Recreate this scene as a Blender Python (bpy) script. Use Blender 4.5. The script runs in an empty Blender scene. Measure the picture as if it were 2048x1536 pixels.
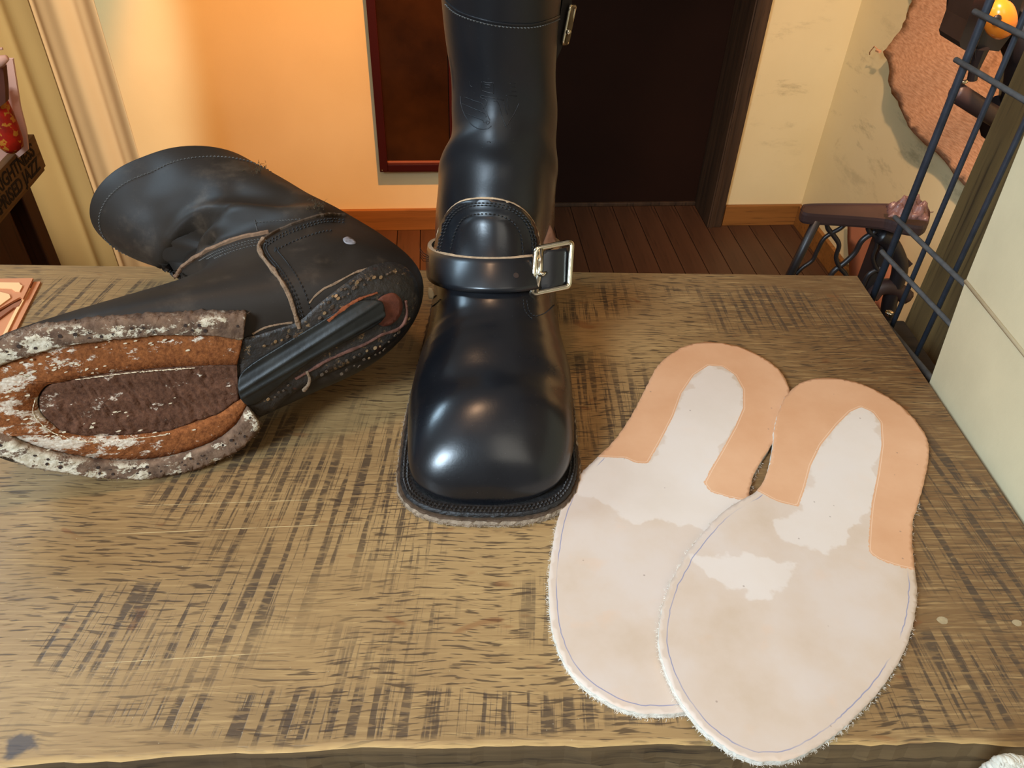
import bpy, bmesh, math, random
import numpy as np
from mathutils import Vector, Matrix
from mathutils.bvhtree import BVHTree
from mathutils.geometry import delaunay_2d_cdt
random.seed(7); rng = np.random.default_rng(7)
S = bpy.context.scene
COL = S.collection
R = math.radians

# ---------------------------------------------------------------- camera
FPX = 1563.0
CM = np.array([[0.99585788, -0.08521896, 0.03169863],
               [-0.03103132, -0.64625056, -0.76249411],
               [0.08546421, 0.75835212, -0.64621818]])   # right, down, forward
CP = np.array([0.0, 0.0, 0.37])
cam = bpy.data.cameras.new('camera'); co = bpy.data.objects.new('camera', cam); COL.objects.link(co)
cam.sensor_width = 36; cam.lens = FPX / 2048 * 36; cam.clip_start = 0.01
mw = Matrix.Identity(4)
for i in range(3):
    mw[i][0] = CM[0][i]; mw[i][1] = -CM[1][i]; mw[i][2] = -CM[2][i]; mw[i][3] = CP[i]
co.matrix_world = mw
S.camera = co
S.view_settings.view_transform = 'Standard'; S.view_settings.look = 'None'
S.view_settings.gamma = 1; S.view_settings.use_curve_mapping = False
S.view_settings.exposure = 0.0

# ---------------------------------------------------------------- light
w = bpy.data.worlds.new('world'); S.world = w; w.use_nodes = True
w.node_tree.nodes['Background'].inputs[0].default_value = (1.0, 0.86, 0.70, 1)
w.node_tree.nodes['Background'].inputs[1].default_value = 0.25

def area(name, loc, target, size, sizey, energy, color, spread=180):
    l = bpy.data.lights.new(name, 'AREA'); l.shape = 'RECTANGLE'; l.size = size; l.size_y = sizey
    l.energy = energy; l.color = color; l.spread = R(spread)
    o = bpy.data.objects.new(name, l); COL.objects.link(o); o.location = loc
    o.rotation_euler = (Vector(target) - Vector(loc)).to_track_quat('-Z', 'Y').to_euler()
    return o
area('window_light', (-1.15, -0.85, 1.15), (0.05, 0.22, 0.0), 0.45, 0.6, 9.6, (0.66, 0.84, 1.0), 70)
area('left_window_light', (-1.45, 1.05, 1.15), (0.0, 0.42, 0.0), 0.45, 0.6, 1.8, (0.56, 0.80, 1.0), 55)
area('right_wall_fill', (0.9, -1.05, 1.75), (0.75, 1.3, -0.1), 1.6, 1.2, 4.2, (1.0, 0.93, 0.80), 90)  # added fill that brightens the right-hand walls, no window behind it
area('ceiling_lamp', (-0.30, 0.25, 1.75), (-0.1, 0.4, 0.0), 0.22, 0.22, 7.0, (1.0, 0.60, 0.34))
def spot(name, loc, target, ang, blend, energy, color, rad, sx=1.0):
    l = bpy.data.lights.new(name, 'SPOT'); l.spot_size = R(ang); l.spot_blend = blend
    l.energy = energy; l.color = color; l.shadow_soft_size = rad
    o = bpy.data.objects.new(name, l); COL.objects.link(o); o.location = loc
    o.rotation_euler = (Vector(target) - Vector(loc)).to_track_quat('-Z', 'Y').to_euler(); o.scale = (sx, 1, 1)
spot('warm_wall_spot', (0.18, 1.12, 1.15), (-0.215, 1.965, -0.30), 36, 0.35, 215, (1.0, 0.36, 0.055), 0.02)
spot('pale_strip_fill', (0.40, -0.5, 1.5), (-0.86, 1.965, -0.14), 26, 0.5, 320, (0.96, 1.0, 0.92), 0.05, 0.40)  # added narrow spot brightening the pale wall strip and curtain, no doorway there
spot('sewing_corner_lamp', (0.42, 0.80, 0.72), (1.03, 1.25, -0.1), 75, 0.5, 60, (1.0, 0.62, 0.38), 0.02)

# ---------------------------------------------------------------- pixel rays -> points on real planes
def ray(px, py): return CM.T @ np.array([(px - 1024) / FPX, (py - 768) / FPX, 1.0])
def onz(px, py, z=0.0):
    d = ray(px, py); return CP + d * (z - CP[2]) / d[2]
def ony(px, py, Y):
    d = ray(px, py); return CP + d * (Y - CP[1]) / d[1]
def onx(px, py, X):
    d = ray(px, py); return CP + d * (X - CP[0]) / d[0]
def onp(px, py, P, n):
    d = ray(px, py); return CP + d * (((np.array(P) - CP) @ np.array(n)) / (d @ np.array(n)))

# ---------------------------------------------------------------- helpers
def lin(c):
    c = c / 255.0
    return c / 12.92 if c <= 0.04045 else ((c + 0.055) / 1.055) ** 2.4
def rgb(r, g, b): return (lin(r), lin(g), lin(b), 1)

class NT:
    def __init__(s, name, rough=0.6, spec=0.5):
        s.m = bpy.data.materials.new(name); s.m.use_nodes = True
        s.t = s.m.node_tree; s.b = s.t.nodes['Principled BSDF']
        s.b.inputs['Roughness'].default_value = rough
        s.b.inputs['Specular IOR Level'].default_value = spec
        s.tc = s.t.nodes.new('ShaderNodeTexCoord')
    def N(s, t, **k):
        n = s.t.nodes.new(t)
        for a, v in k.items(): setattr(n, a, v)
        return n
    def L(s, a, b): s.t.links.new(a, b)
    def setin(s, sock, v):
        if isinstance(v, bpy.types.NodeSocket): s.L(v, sock)
        else: sock.default_value = v
    def math(s, op, a, b=0.0, c=0.0, clamp=False):
        n = s.N('ShaderNodeMath', operation=op, use_clamp=clamp)
        s.setin(n.inputs[0], a); s.setin(n.inputs[1], b); s.setin(n.inputs[2], c)
        return n.outputs[0]
    def mapping(s, scale=(1, 1, 1), rot=(0, 0, 0), loc=(0, 0, 0), src=None):
        n = s.N('ShaderNodeMapping'); n.inputs['Scale'].default_value = scale
        n.inputs['Rotation'].default_value = rot; n.inputs['Location'].default_value = loc
        s.L(src or s.tc.outputs['Object'], n.inputs['Vector']); return n.outputs[0]
    def noise(s, vec=None, scale=5, detail=4, rough=0.55, dist=0.0):
        n = s.N('ShaderNodeTexNoise'); n.inputs['Scale'].default_value = scale
        n.inputs['Detail'].default_value = detail; n.inputs['Roughness'].default_value = rough
        n.inputs['Distortion'].default_value = dist
        s.L(vec if vec is not None else s.tc.outputs['Object'], n.inputs['Vector']); return n.outputs['Fac']
    def vor(s, vec=None, scale=5, feature='F1'):
        n = s.N('ShaderNodeTexVoronoi', feature=feature); n.inputs['Scale'].default_value = scale
        s.L(vec if vec is not None else s.tc.outputs['Object'], n.inputs['Vector']); return n.outputs['Distance']
    def step(s, v, lo, hi):
        n = s.N('ShaderNodeMapRange', interpolation_type='SMOOTHSTEP')
        s.setin(n.inputs['Value'], v); n.inputs['From Min'].default_value = lo; n.inputs['From Max'].default_value = hi
        return n.outputs['Result']
    def ramp(s, v, stops):
        n = s.N('ShaderNodeValToRGB'); e = n.color_ramp.elements
        e[0].position, e[0].color = stops[0]; e[1].position, e[1].color = stops[-1]
        for p, c in stops[1:-1]:
            x = e.new(p); x.color = c
        s.L(v, n.inputs[0]); return n.outputs[0]
    def mix(s, f, a, b, blend='MIX'):
        n = s.N('ShaderNodeMix', data_type='RGBA', blend_type=blend)
        s.setin(n.inputs['Factor'], f); s.setin(n.inputs['A'], a); s.setin(n.inputs['B'], b)
        # RGBA sockets share names; pick the colour ones
        return n.outputs['Result']
    def attr(s, name):
        n = s.N('ShaderNodeAttribute'); n.attribute_name = name; return n.outputs['Fac']
    def xyz(s, vec=None):
        n = s.N('ShaderNodeSeparateXYZ'); s.L(vec if vec is not None else s.tc.outputs['Object'], n.inputs[0]); return n.outputs
    def comb(s, x, y, z):
        n = s.N('ShaderNodeCombineXYZ'); s.setin(n.inputs[0], x); s.setin(n.inputs[1], y); s.setin(n.inputs[2], z); return n.outputs[0]
    def bump(s, h, strength=0.3, dist=0.001):
        n = s.N('ShaderNodeBump'); n.inputs['Strength'].default_value = strength; n.inputs['Distance'].default_value = dist
        s.L(h, n.inputs['Height'])
        if s.b.inputs['Normal'].is_linked: s.L(s.b.inputs['Normal'].links[0].from_socket, n.inputs['Normal'])
        s.L(n.outputs[0], s.b.inputs['Normal'])
    def color(s, c): s.setin(s.b.inputs['Base Color'], c)

def mixfix():
    # find indices of the colour sockets once
    m = bpy.data.materials.new('tmp'); m.use_nodes = True
    n = m.node_tree.nodes.new('ShaderNodeMix'); n.data_type = 'RGBA'
    ia = [i for i, s_ in enumerate(n.inputs) if s_.name == 'A' and s_.type == 'RGBA'][0]
    ib = [i for i, s_ in enumerate(n.inputs) if s_.name == 'B' and s_.type == 'RGBA'][0]
    io = [i for i, s_ in enumerate(n.outputs) if s_.type == 'RGBA'][0]
    bpy.data.materials.remove(m); return ia, ib, io
IA, IB, IO = mixfix()
def _mix(s, f, a, b, blend='MIX'):
    n = s.N('ShaderNodeMix', data_type='RGBA', blend_type=blend)
    s.setin(n.inputs[0], f); s.setin(n.inputs[IA], a); s.setin(n.inputs[IB], b)
    return n.outputs[IO]
NT.mix = _mix

def link(name, verts, faces, mats, parent=None, smooth=False, fm=None):
    me = bpy.data.meshes.new(name); me.from_pydata([tuple(map(float, v)) for v in verts], [], faces)
    if not isinstance(mats, (list, tuple)): mats = [mats]
    for m in mats: me.materials.append(m.m if isinstance(m, NT) else m)
    if fm is not None: me.polygons.foreach_set('material_index', fm)
    bm = bmesh.new(); bm.from_mesh(me); bmesh.ops.recalc_face_normals(bm, faces=bm.faces); bm.to_mesh(me); bm.free()
    if smooth: me.polygons.foreach_set('use_smooth', [True] * len(me.polygons))
    o = bpy.data.objects.new(name, me); COL.objects.link(o)
    if parent is not None: o.parent = parent; o.matrix_parent_inverse = parent.matrix_world.inverted() if False else Matrix.Translation(-Vector(parent.location))
    return o
def tag(o, label=None, cat=None, group=None, kind=None):
    if label: o['label'] = label
    if cat: o['category'] = cat
    if group: o['group'] = group
    if kind: o['kind'] = kind
    return o
def thing(name, loc, label, cat, group=None):
    o = bpy.data.objects.new(name, None); o.empty_display_size = 0.02; COL.objects.link(o); o.location = tuple(map(float, loc))
    return tag(o, label, cat, group)

class MB:
    def __init__(s): s.v = []; s.f = []; s.m = []
    def add(s, v, f, mi=0):
        k = len(s.v); s.v += [tuple(map(float, p)) for p in v]; s.f += [tuple(i + k for i in q) for q in f]; s.m += [mi] * len(f)
    def box(s, lo, hi, mi=0, fr=None, bev=0.0):
        lo = np.array(lo, float); hi = np.array(hi, float)
        if bev:
            bm = bmesh.new(); bmesh.ops.create_cube(bm, size=1)
            for q in bm.verts:
                q.co = Vector([(lo[i] + hi[i]) / 2 + q.co[i] * (hi[i] - lo[i]) for i in range(3)])
            bmesh.ops.bevel(bm, geom=bm.edges[:], offset=bev, segments=2, affect='EDGES', profile=0.6)
            v = [tuple(q.co) for q in bm.verts]; f = [tuple(x.index for x in p.verts) for p in bm.faces]; bm.free()
        else:
            v = [(x, y, z) for x in (lo[0], hi[0]) for y in (lo[1], hi[1]) for z in (lo[2], hi[2])]
            f = [(0, 1, 3, 2), (4, 6, 7, 5), (0, 4, 5, 1), (2, 3, 7, 6), (0, 2, 6, 4), (1, 5, 7, 3)]
        if fr is not None:
            v = [tuple(np.array(fr[0]) + np.array(fr[1]) @ np.array(p)) for p in v]
        s.add(v, f, mi)
    def tube(s, pts, r, n=8, closed=False, mi=0, cap=True, flat=1.0):
        P = [Vector(p) for p in pts]; m = len(P); v = []; f = []
        rr = r if isinstance(r, (list, tuple, np.ndarray)) else [r] * m
        prev = None
        for i in range(m):
            a = P[(i - 1) % m] if (closed or i > 0) else P[i]; b = P[(i + 1) % m] if (closed or i < m - 1) else P[i]
            t = (b - a).normalized() if (b - a).length > 1e-9 else Vector((0, 0, 1))
            if prev is None:
                u = t.orthogonal().normalized()
            else:
                u = (prev - t * prev.dot(t)); u = u.normalized() if u.length > 1e-6 else t.orthogonal().normalized()
            prev = u; q = t.cross(u)
            for k in range(n):
                an = 2 * math.pi * k / n
                v.append(P[i] + (u * math.cos(an) + q * math.sin(an) * flat) * rr[i])
        for i in range(m if closed else m - 1):
            j = (i + 1) % m
            for k in range(n):
                f.append((i * n + k, i * n + (k + 1) % n, j * n + (k + 1) % n, j * n + k))
        if not closed and cap:
            f.append(tuple(range(n))[::-1]); f.append(tuple((m - 1) * n + k for k in range(n)))
        s.add(v, f, mi)
    def prism(s, pts, off, mi=0):
        n = len(pts); P = [np.array(p, float) for p in pts]
        v = P + [p + np.array(off, float) for p in P]
        f = [tuple(range(n)), tuple(range(2 * n - 1, n - 1, -1))] + [(i, (i + 1) % n, n + (i + 1) % n, n + i) for i in range(n)]
        s.add(v, f, mi)
    def ball(s, c, r, n=8, sc=(1, 1, 1), mi=0):
        v = []; f = []; m = n // 2
        for i in range(1, m):
            a = math.pi * i / m
            for k in range(n):
                b = 2 * math.pi * k / n
                v.append((c[0] + r * sc[0] * math.sin(a) * math.cos(b), c[1] + r * sc[1] * math.sin(a) * math.sin(b), c[2] + r * sc[2] * math.cos(a)))
        v.append((c[0], c[1], c[2] + r * sc[2])); v.append((c[0], c[1], c[2] - r * sc[2])); T = len(v) - 2
        for i in range(m - 2):
            for k in range(n): f.append((i * n + k, i * n + (k + 1) % n, (i + 1) * n + (k + 1) % n, (i + 1) * n + k))
        for k in range(n):
            f.append((T, (k + 1) % n, k)); f.append((T + 1, (m - 2) * n + k, (m - 2) * n + (k + 1) % n))
        s.add(v, f, mi)
    def build(s, name, mats, parent=None, smooth=False): return link(name, s.v, s.f, mats, parent, smooth, s.m)

def crom(K, n, closed=False):
    K = np.array(K, float)
    if closed: P = np.vstack([K[-1], K, K[0], K[1]]); m = len(K)
    else: P = np.vstack([2 * K[0] - K[1], K, 2 * K[-1] - K[-2]]); m = len(K) - 1
    out = []
    for t in np.linspace(0, m, n, endpoint=not closed):
        i = min(int(t), m - 1); u = t - i; p0, p1, p2, p3 = P[i:i + 4]
        out.append(.5 * ((2 * p1) + (-p0 + p2) * u + (2 * p0 - 5 * p1 + 4 * p2 - p3) * u * u + (-p0 + 3 * p1 - 3 * p2 + p3) * u ** 3))
    return np.array(out)
def resamp(P, step, closed=False):
    P = np.array(P, float)
    if closed: P = np.vstack([P, P[:1]])
    d = np.r_[0, np.cumsum(np.linalg.norm(np.diff(P, axis=0), axis=1))]
    n = max(int(round(d[-1] / step)), 2); t = np.linspace(0, d[-1], n + 1)
    Q = np.stack([np.interp(t, d, P[:, i]) for i in range(P.shape[1])], 1)
    return Q[:-1] if closed else Q
def inpoly(p, poly):
    x, y = p; c = False; n = len(poly); j = n - 1
    for i in range(n):
        xi, yi = poly[i]; xj, yj = poly[j]
        if (yi > y) != (yj > y) and x < (xj - xi) * (y - yi) / (yj - yi) + xi: c = not c
        j = i
    return c
def polydist(Q, poly, closed=True):
    """unsigned distance of points Q (n,2) to the polyline"""
    poly = np.array(poly, float); A = poly; B = np.roll(poly, -1, axis=0)
    if not closed: A = A[:-1]; B = B[:-1]
    best = np.full(len(Q), 1e9)
    for a, b in zip(A, B):
        d = b - a; t = np.clip(((Q - a) @ d) / max(d @ d, 1e-12), 0, 1)
        best = np.minimum(best, np.linalg.norm(Q - (a + t[:, None] * d), axis=1))
    return best
def sdf(Q, poly):
    s_ = np.array([1.0 if inpoly(q, poly) else -1.0 for q in Q])
    return polydist(Q, poly) * s_

def fill(outline, step, jitter=0.15):
    """triangulate the inside of a 2-D outline with interior points"""
    out = np.array(outline, float); lo = out.min(0); hi = out.max(0)
    pts = [tuple(p) for p in out]; ns = len(pts)
    x = np.arange(lo[0] + step / 2, hi[0], step); y = np.arange(lo[1] + step / 2, hi[1], step)
    g = np.array([(a, b) for a in x for b in y])
    if len(g):
        d = polydist(g, out)
        for p, dd in zip(g, d):
            if dd > step * 0.45 and inpoly(p, out): pts.append(tuple(p))
    vv, ee, ff, *_ = delaunay_2d_cdt([Vector(p) for p in pts], [(i, (i + 1) % ns) for i in range(ns)], [], 1, 1e-7)
    V = np.array([tuple(v) for v in vv]); F = [tuple(f) for f in ff]
    return V, F

def slab(name, outline, fmap, thick, mats, parent=None, step=3.0, attrs=None, smooth=True, lift=0.0):
    """outline in 2-D, fmap(p)->(point, normal) ; solid of given thickness under the mapped surface + lift; mats[0] top, mats[1] edge"""
    V, F = fill(outline, step); n = len(V); top = []; bot = []
    ok = []
    for p in V:
        r = fmap(p)
        if r is None: ok.append(False); top.append((0, 0, 0)); bot.append((0, 0, 0)); continue
        P, N = np.array(r[0]), np.array(r[1]); ok.append(True)
        top.append(P + N * (lift + thick)); bot.append(P + N * lift)
    F = [f for f in F if all(ok[i] for i in f)]
    cnt = {}
    for f in F:
        for i in range(len(f)):
            e = (f[i], f[(i + 1) % len(f)]); cnt[e] = 1
    faces = list(F); fm = [0] * len(F)
    for f in F: faces.append(tuple(i + n for i in f[::-1])); fm.append(1 if len(mats) > 1 else 0)
    for e in list(cnt):
        if (e[1], e[0]) not in cnt:
            faces.append((e[1], e[0], e[0] + n, e[1] + n)); fm.append(1 if len(mats) > 1 else 0)
    me = bpy.data.meshes.new(name)
    me.from_pydata([tuple(map(float, v)) for v in top + bot], [], faces)
    for m in mats: me.materials.append(m.m if isinstance(m, NT) else m)
    me.polygons.foreach_set('material_index', fm)
    if attrs:
        for k, fn in attrs.items():
            a = me.attributes.new(k, 'FLOAT', 'POINT'); val = np.array(fn(V), float); a.data.foreach_set('value', np.r_[val, val])
    if smooth:
        me.polygons.foreach_set('use_smooth', [m_ == 0 for m_ in fm])
    me.validate()
    bm = bmesh.new(); bm.from_mesh(me)
    bmesh.ops.delete(bm, geom=[v for v in bm.verts if not v.link_faces], context='VERTS')
    bmesh.ops.recalc_face_normals(bm, faces=bm.faces); bm.to_mesh(me); bm.free()
    o = bpy.data.objects.new(name, me); COL.objects.link(o)
    if parent is not None: o.parent = parent; o.matrix_parent_inverse = Matrix.Translation(-Vector(parent.location))
    return o

# ---------------------------------------------------------------- materials
def simple(name, c, rough=0.6, var=0.12, scale=20, spec=0.4, metal=0, bumpy=0.0, bscale=200, stretch=(1, 1, 1)):
    m = NT(name, rough, spec); m.b.inputs['Metallic'].default_value = metal
    v = m.noise(m.mapping(stretch), scale, 5)
    c0 = tuple(x * (1 - var) for x in c[:3]) + (1,); c1 = tuple(min(1, x * (1 + var)) for x in c[:3]) + (1,)
    m.color(m.ramp(v, [(0.3, c0), (0.7, c1)]))
    if bumpy: m.bump(m.noise(m.mapping(stretch), bscale, 3), bumpy, 0.0006)
    return m
def wood(name, c0, c1, axis=0, rough=0.45, scale=1.0, spec=0.4):
    m = NT(name, rough, spec); st = [60, 60, 60]; st[axis] = 3
    a = m.noise(m.mapping(tuple(x * scale for x in st)), 1, 6, 0.65, 0.3)
    b = m.noise(m.mapping(tuple(x * 5 * scale for x in st)), 1, 3)
    col = m.ramp(a, [(0.32, c0), (0.68, c1)])
    m.color(m.mix(m.step(b, 0.55, 0.75), col, tuple(x * .55 for x in c0[:3]) + (1,)))
    m.bump(b, 0.25, 0.0005); return m

def plaster():
    m = NT('cream_plaster', 0.75, 0.25); X = m.xyz()
    n = m.noise(None, 2.2, 5); c = m.ramp(n, [(0.3, rgb(214, 197, 150)), (0.7, rgb(226, 211, 166))])
    st = m.noise(m.mapping((3, 3, 9)), 2.0, 6, 0.7)
    # grubby band of scuffs at chair height
    band = m.math('MULTIPLY', m.step(X[2], -0.62, -0.30), m.math('SUBTRACT', 1.0, m.step(X[2], -0.28, -0.02)))
    side = m.step(X[0], 0.72, 0.85)
    k = m.math('MULTIPLY', m.math('MULTIPLY', m.step(st, 0.52, 0.72), band), side)
    c = m.mix(m.math('MULTIPLY', k, 0.55), c, rgb(120, 108, 78))
    st2 = m.noise(m.mapping((7, 7, 5)), 1.5, 6, 0.7)
    c = m.mix(m.math('MULTIPLY', m.step(st2, 0.66, 0.8), 0.28), c, rgb(150, 115, 70))
    m.color(c); m.bump(m.noise(None, 260, 3), 0.15, 0.0008); return m

def table_mat():
    m = NT('sawn_oak_varnished', 0.36, 0.45); X = m.xyz(); u, v = X[0], X[1]
    # warp so saw marks fan out towards the left side of the board
    k = m.math('MULTIPLY', m.math('SUBTRACT', 0.15, u), 0.42)
    sh = m.math('SUBTRACT', u, m.math('MULTIPLY', m.math('SUBTRACT', v, 0.32), k))
    big = m.noise(m.mapping((2.5, 6, 1)), 1.0, 4, 0.6)
    base = m.ramp(big, [(0.30, rgb(120, 94, 61)), (0.5, rgb(153, 121, 79)), (0.72, rgb(178, 146, 98))])
    # right and back parts are mixed towards a deeper brown
    tone = m.math('ADD', m.math('MULTIPLY', m.step(u, 0.02, 0.34), 0.78), m.math('MULTIPLY', m.step(v, 0.30, 0.60), 0.12))
    base = m.mix(m.math('MINIMUM', tone, 0.85), base, rgb(98, 66, 38))
    gr = m.noise(m.mapping((26, 620, 1)), 1.0, 5, 0.62, 0.25)
    base = m.mix(m.math('MULTIPLY', m.step(gr, 0.46, 0.80), 0.7), base, rgb(190, 156, 104))
    gr2 = m.noise(m.mapping((30, 380, 1), loc=(3, 7, 0)), 1.0, 4, 0.6)
    base = m.mix(m.math('MULTIPLY', m.step(gr2, 0.52, 0.8), 0.6), base, rgb(96, 66, 38))
    # open pores : short dark dashes along the grain
    wig = m.math('MULTIPLY', m.noise(m.mapping((9, 3, 1)), 1.0, 2), 0.02)
    pv = m.comb(m.math('MULTIPLY', u, 62), m.math('MULTIPLY', m.math('ADD', v, wig), 680), 0.0)
    po = m.noise(pv, 1.0, 2, 0.5)
    area_ = m.noise(m.mapping((5, 9, 1), loc=(1.3, 0.4, 0)), 1.0, 3)
    pores = m.math('MULTIPLY', m.step(po, 0.545, 0.63), m.math('ADD', 0.35, m.step(area_, 0.40, 0.6)), clamp=True)
    base = m.mix(m.math('MULTIPLY', pores, 0.8), base, rgb(66, 50, 36))
    # ray flecks
    fl = m.noise(m.mapping((28, 60, 1), rot=(0, 0, R(24))), 1.0, 2, 0.5, 0.6)
    base = m.mix(m.math('MULTIPLY', m.step(fl, 0.66, 0.72), 0.5), base, rgb(120, 72, 38))
    # saw marks : dark bars across the grain, broken by the pores
    sv = m.comb(m.math('MULTIPLY', sh, 210), m.math('MULTIPLY', v, 9.5), 0.0)
    s1 = m.noise(sv, 1.0, 3, 0.6)
    per = m.math('SINE', m.math('ADD', m.math('MULTIPLY', sh, 640), m.math('MULTIPLY', m.noise(m.mapping((6, 3, 1)), 1.0, 2), 14)))
    s1 = m.math('ADD', m.math('MULTIPLY', s1, 0.8), m.math('ADD', 0.11, m.math('MULTIPLY', per, 0.06)))
    sv2 = m.comb(m.math('MULTIPLY', sh, 620), m.math('MULTIPLY', v, 16), 3.0)
    s2 = m.noise(sv2, 1.0, 2, 0.5)
    msk = m.noise(m.mapping((6.5, 8.5, 1), loc=(0.37, 2.1, 0)), 1.0, 3, 0.55)
    # where the saw bit deepest : a few long patches of marks across the board
    zone = None
    for (cx0, cy0), (hx, hy), rot, amt in (((270, 1240), (.048, .026), 12, .34), ((620, 960), (.085, .110), -18, .20), ((760, 1180), (.050, .040), 0, .14), ((880, 1425), (.16, .012), 0, .26), ((1150, 1240), (.05, .03), 0, .12),
                                           ((1420, 620), (.16, .040), 0, .15), ((1900, 1060), (.045, .10), 10, .18), ((1960, 1360), (.07, .030), 0, .22), ((230, 590), (.09, .030), 0, .20), ((1250, 800), (.05, .06), 0, .10)):
        c_ = TB(onz(cx0, cy0)); a_ = R(rot); du_ = m.math('SUBTRACT', u, float(c_[0])); dv_ = m.math('SUBTRACT', v, float(c_[1]))
        p_ = m.math('ADD', m.math('MULTIPLY', du_, math.cos(a_) / hx), m.math('MULTIPLY', dv_, math.sin(a_) / hx))
        q_ = m.math('ADD', m.math('MULTIPLY', du_, -math.sin(a_) / hy), m.math('MULTIPLY', dv_, math.cos(a_) / hy))
        e_ = m.math('ADD', m.math('MULTIPLY', p_, p_), m.math('MULTIPLY', q_, q_))
        z_ = m.math('MULTIPLY', m.math('SUBTRACT', 1.0, m.step(e_, 0.3, 1.6)), amt)
        zone = z_ if zone is None else m.math('MAXIMUM', zone, z_)
    zone = m.math('SUBTRACT', zone, 0.05)
    brk = m.noise(m.comb(m.math('MULTIPLY', u, 90), m.math('MULTIPLY', v, 420), 5.0), 1.0, 2)
    bars = m.math('MULTIPLY', m.math('MAXIMUM', m.step(s1, 0.52, 0.58), m.math('MULTIPLY', m.step(s2, 0.58, 0.64), 0.7)),
                  m.math('MULTIPLY', m.step(m.math('ADD', msk, zone), 0.46, 0.62), m.math('ADD', 0.6, m.math('MULTIPLY', m.noise(m.mapping((14, 16, 1)), 1.0, 2), 0.7))), clamp=True)
    bars = m.math('MULTIPLY', bars, m.math('SUBTRACT', 1.0, m.math('MULTIPLY', m.step(brk, 0.50, 0.60), 0.6)))
    base = m.mix(m.math('MULTIPLY', bars, 0.82), base, rgb(60, 48, 40))
    KN = TB(onz(42, 1490))
    # knot near the front left corner
    d = m.math('SQRT', m.math('ADD', m.math('POWER', m.math('MULTIPLY', m.math('ADD', u, -KN[0]), 1.0), 2), m.math('POWER', m.math('MULTIPLY', m.math('SUBTRACT', v, KN[1]), 1.6), 2)))
    d = m.math('ADD', d, m.math('MULTIPLY', m.math('SUBTRACT', m.noise(m.mapping((90, 90, 1)), 1.0, 3), 0.5), 0.02))
    base = m.mix(m.math('MULTIPLY', m.math('SUBTRACT', 1.0, m.step(d, 0.006, 0.011)), 0.8), base, rgb(52, 52, 60))
    # long pale scratches
    for (ax, ay), (bx, by), wd in (((215, 1014), (700, 997), .00028), ((190, 1070), (800, 1043), .00030), ((140, 1330), (640, 1300), .0002)):
        A = TB(onz(ax, ay)); B = TB(onz(bx, by)); sl = (B[1] - A[1]) / (B[0] - A[0])
        dv = m.math('ABSOLUTE', m.math('SUBTRACT', v, m.math('ADD', A[1] - sl * A[0], m.math('MULTIPLY', u, sl))))
        inr = m.math('MULTIPLY', m.step(u, A[0], A[0] + .03), m.math('SUBTRACT', 1.0, m.step(u, B[0] - .05, B[0])))
        base = m.mix(m.math('MULTIPLY', m.math('MULTIPLY', m.math('SUBTRACT', 1.0, m.step(dv, wd * .4, wd)), inr), m.step(m.noise(m.mapping((60, 4, 1)), 1, 2), .35, .5)), base, rgb(205, 180, 130))
    # dust
    du = m.vor(None, 150); base = m.mix(m.math('MULTIPLY', m.math('SUBTRACT', 1.0, m.step(du, 0.03, 0.06)), 0.35), base, rgb(200, 185, 150))
    ar = m.math('MULTIPLY', m.attr('arris'), m.step(m.noise(m.mapping((40, 40, 40)), 1.0, 3), 0.3, 0.5)); base = m.mix(m.math('MULTIPLY', ar, 0.6), base, rgb(206, 170, 110))
    m.color(base)
    rg = m.math('ADD', 0.33, m.math('MULTIPLY', m.noise(m.mapping((8, 8, 1)), 1.0, 4), 0.22)); m.L(rg, m.b.inputs['Roughness'])
    h = m.math('SUBTRACT', 1.0, m.math('ADD', m.math('MULTIPLY', pores, 0.6), m.math('MULTIPLY', bars, 0.5)))
    m.bump(h, 0.35, 0.0005); m.bump(gr, 0.12, 0.0004); return m

def leather(name, c, rough=0.38, dust=0.5, scuff=0.0, coat=0.25, matte_top=False, sp_=0.42):
    m = NT(name, rough, 0.42)
    n = m.noise(None, 14, 5); col = m.ramp(n, [(0.3, c), (0.75, tuple(x * 1.7 + 0.002 for x in c[:3]) + (1,))])
    if scuff:
        s_ = m.noise(m.mapping((1, 1, 1)), 22, 6, 0.7)
        col = m.mix(m.math('MULTIPLY', m.step(s_, 0.52, 0.72), scuff), col, rgb(92, 78, 64))
    sp = m.vor(None, 260)
    col = m.mix(m.math('MULTIPLY', m.math('SUBTRACT', 1.0, m.step(sp, 0.04, 0.07)), dust), col, rgb(90, 92, 94))
    m.color(col)
    m.b.inputs['Specular IOR Level'].default_value = sp_
    rr = m.math('ADD', rough - 0.08, m.math('MULTIPLY', m.noise(None, 30, 5), 0.2))
    if matte_top:   # the shaft is dustier and duller than the polished foot
        zt_ = m.step(m.xyz()[2], 0.10, 0.15); rr = m.math('ADD', rr, m.math('MULTIPLY', zt_, 0.17)); m.L(m.math('SUBTRACT', coat, m.math('MULTIPLY', zt_, coat)), m.b.inputs['Coat Weight'])
    m.L(rr, m.b.inputs['Roughness'])
    if not matte_top: m.b.inputs['Coat Weight'].default_value = coat
    m.b.inputs['Coat Roughness'].default_value = 0.2
    m.bump(m.noise(None, 700, 3), 0.10, 0.0003); m.bump(m.noise(None, 90, 4), 0.10, 0.0008)
    return m

TA = R(-3.40066)
_c, _s = math.cos(TA), math.sin(TA)
def TB(p): return np.array([_c * p[0] + _s * p[1], -_s * p[0] + _c * p[1]])   # world -> board coordinates
def TW(u, v, z=0.0): return np.array([_c * u - _s * v, _s * u + _c * v, z])   # board -> world
FLOOR = -0.72

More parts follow.
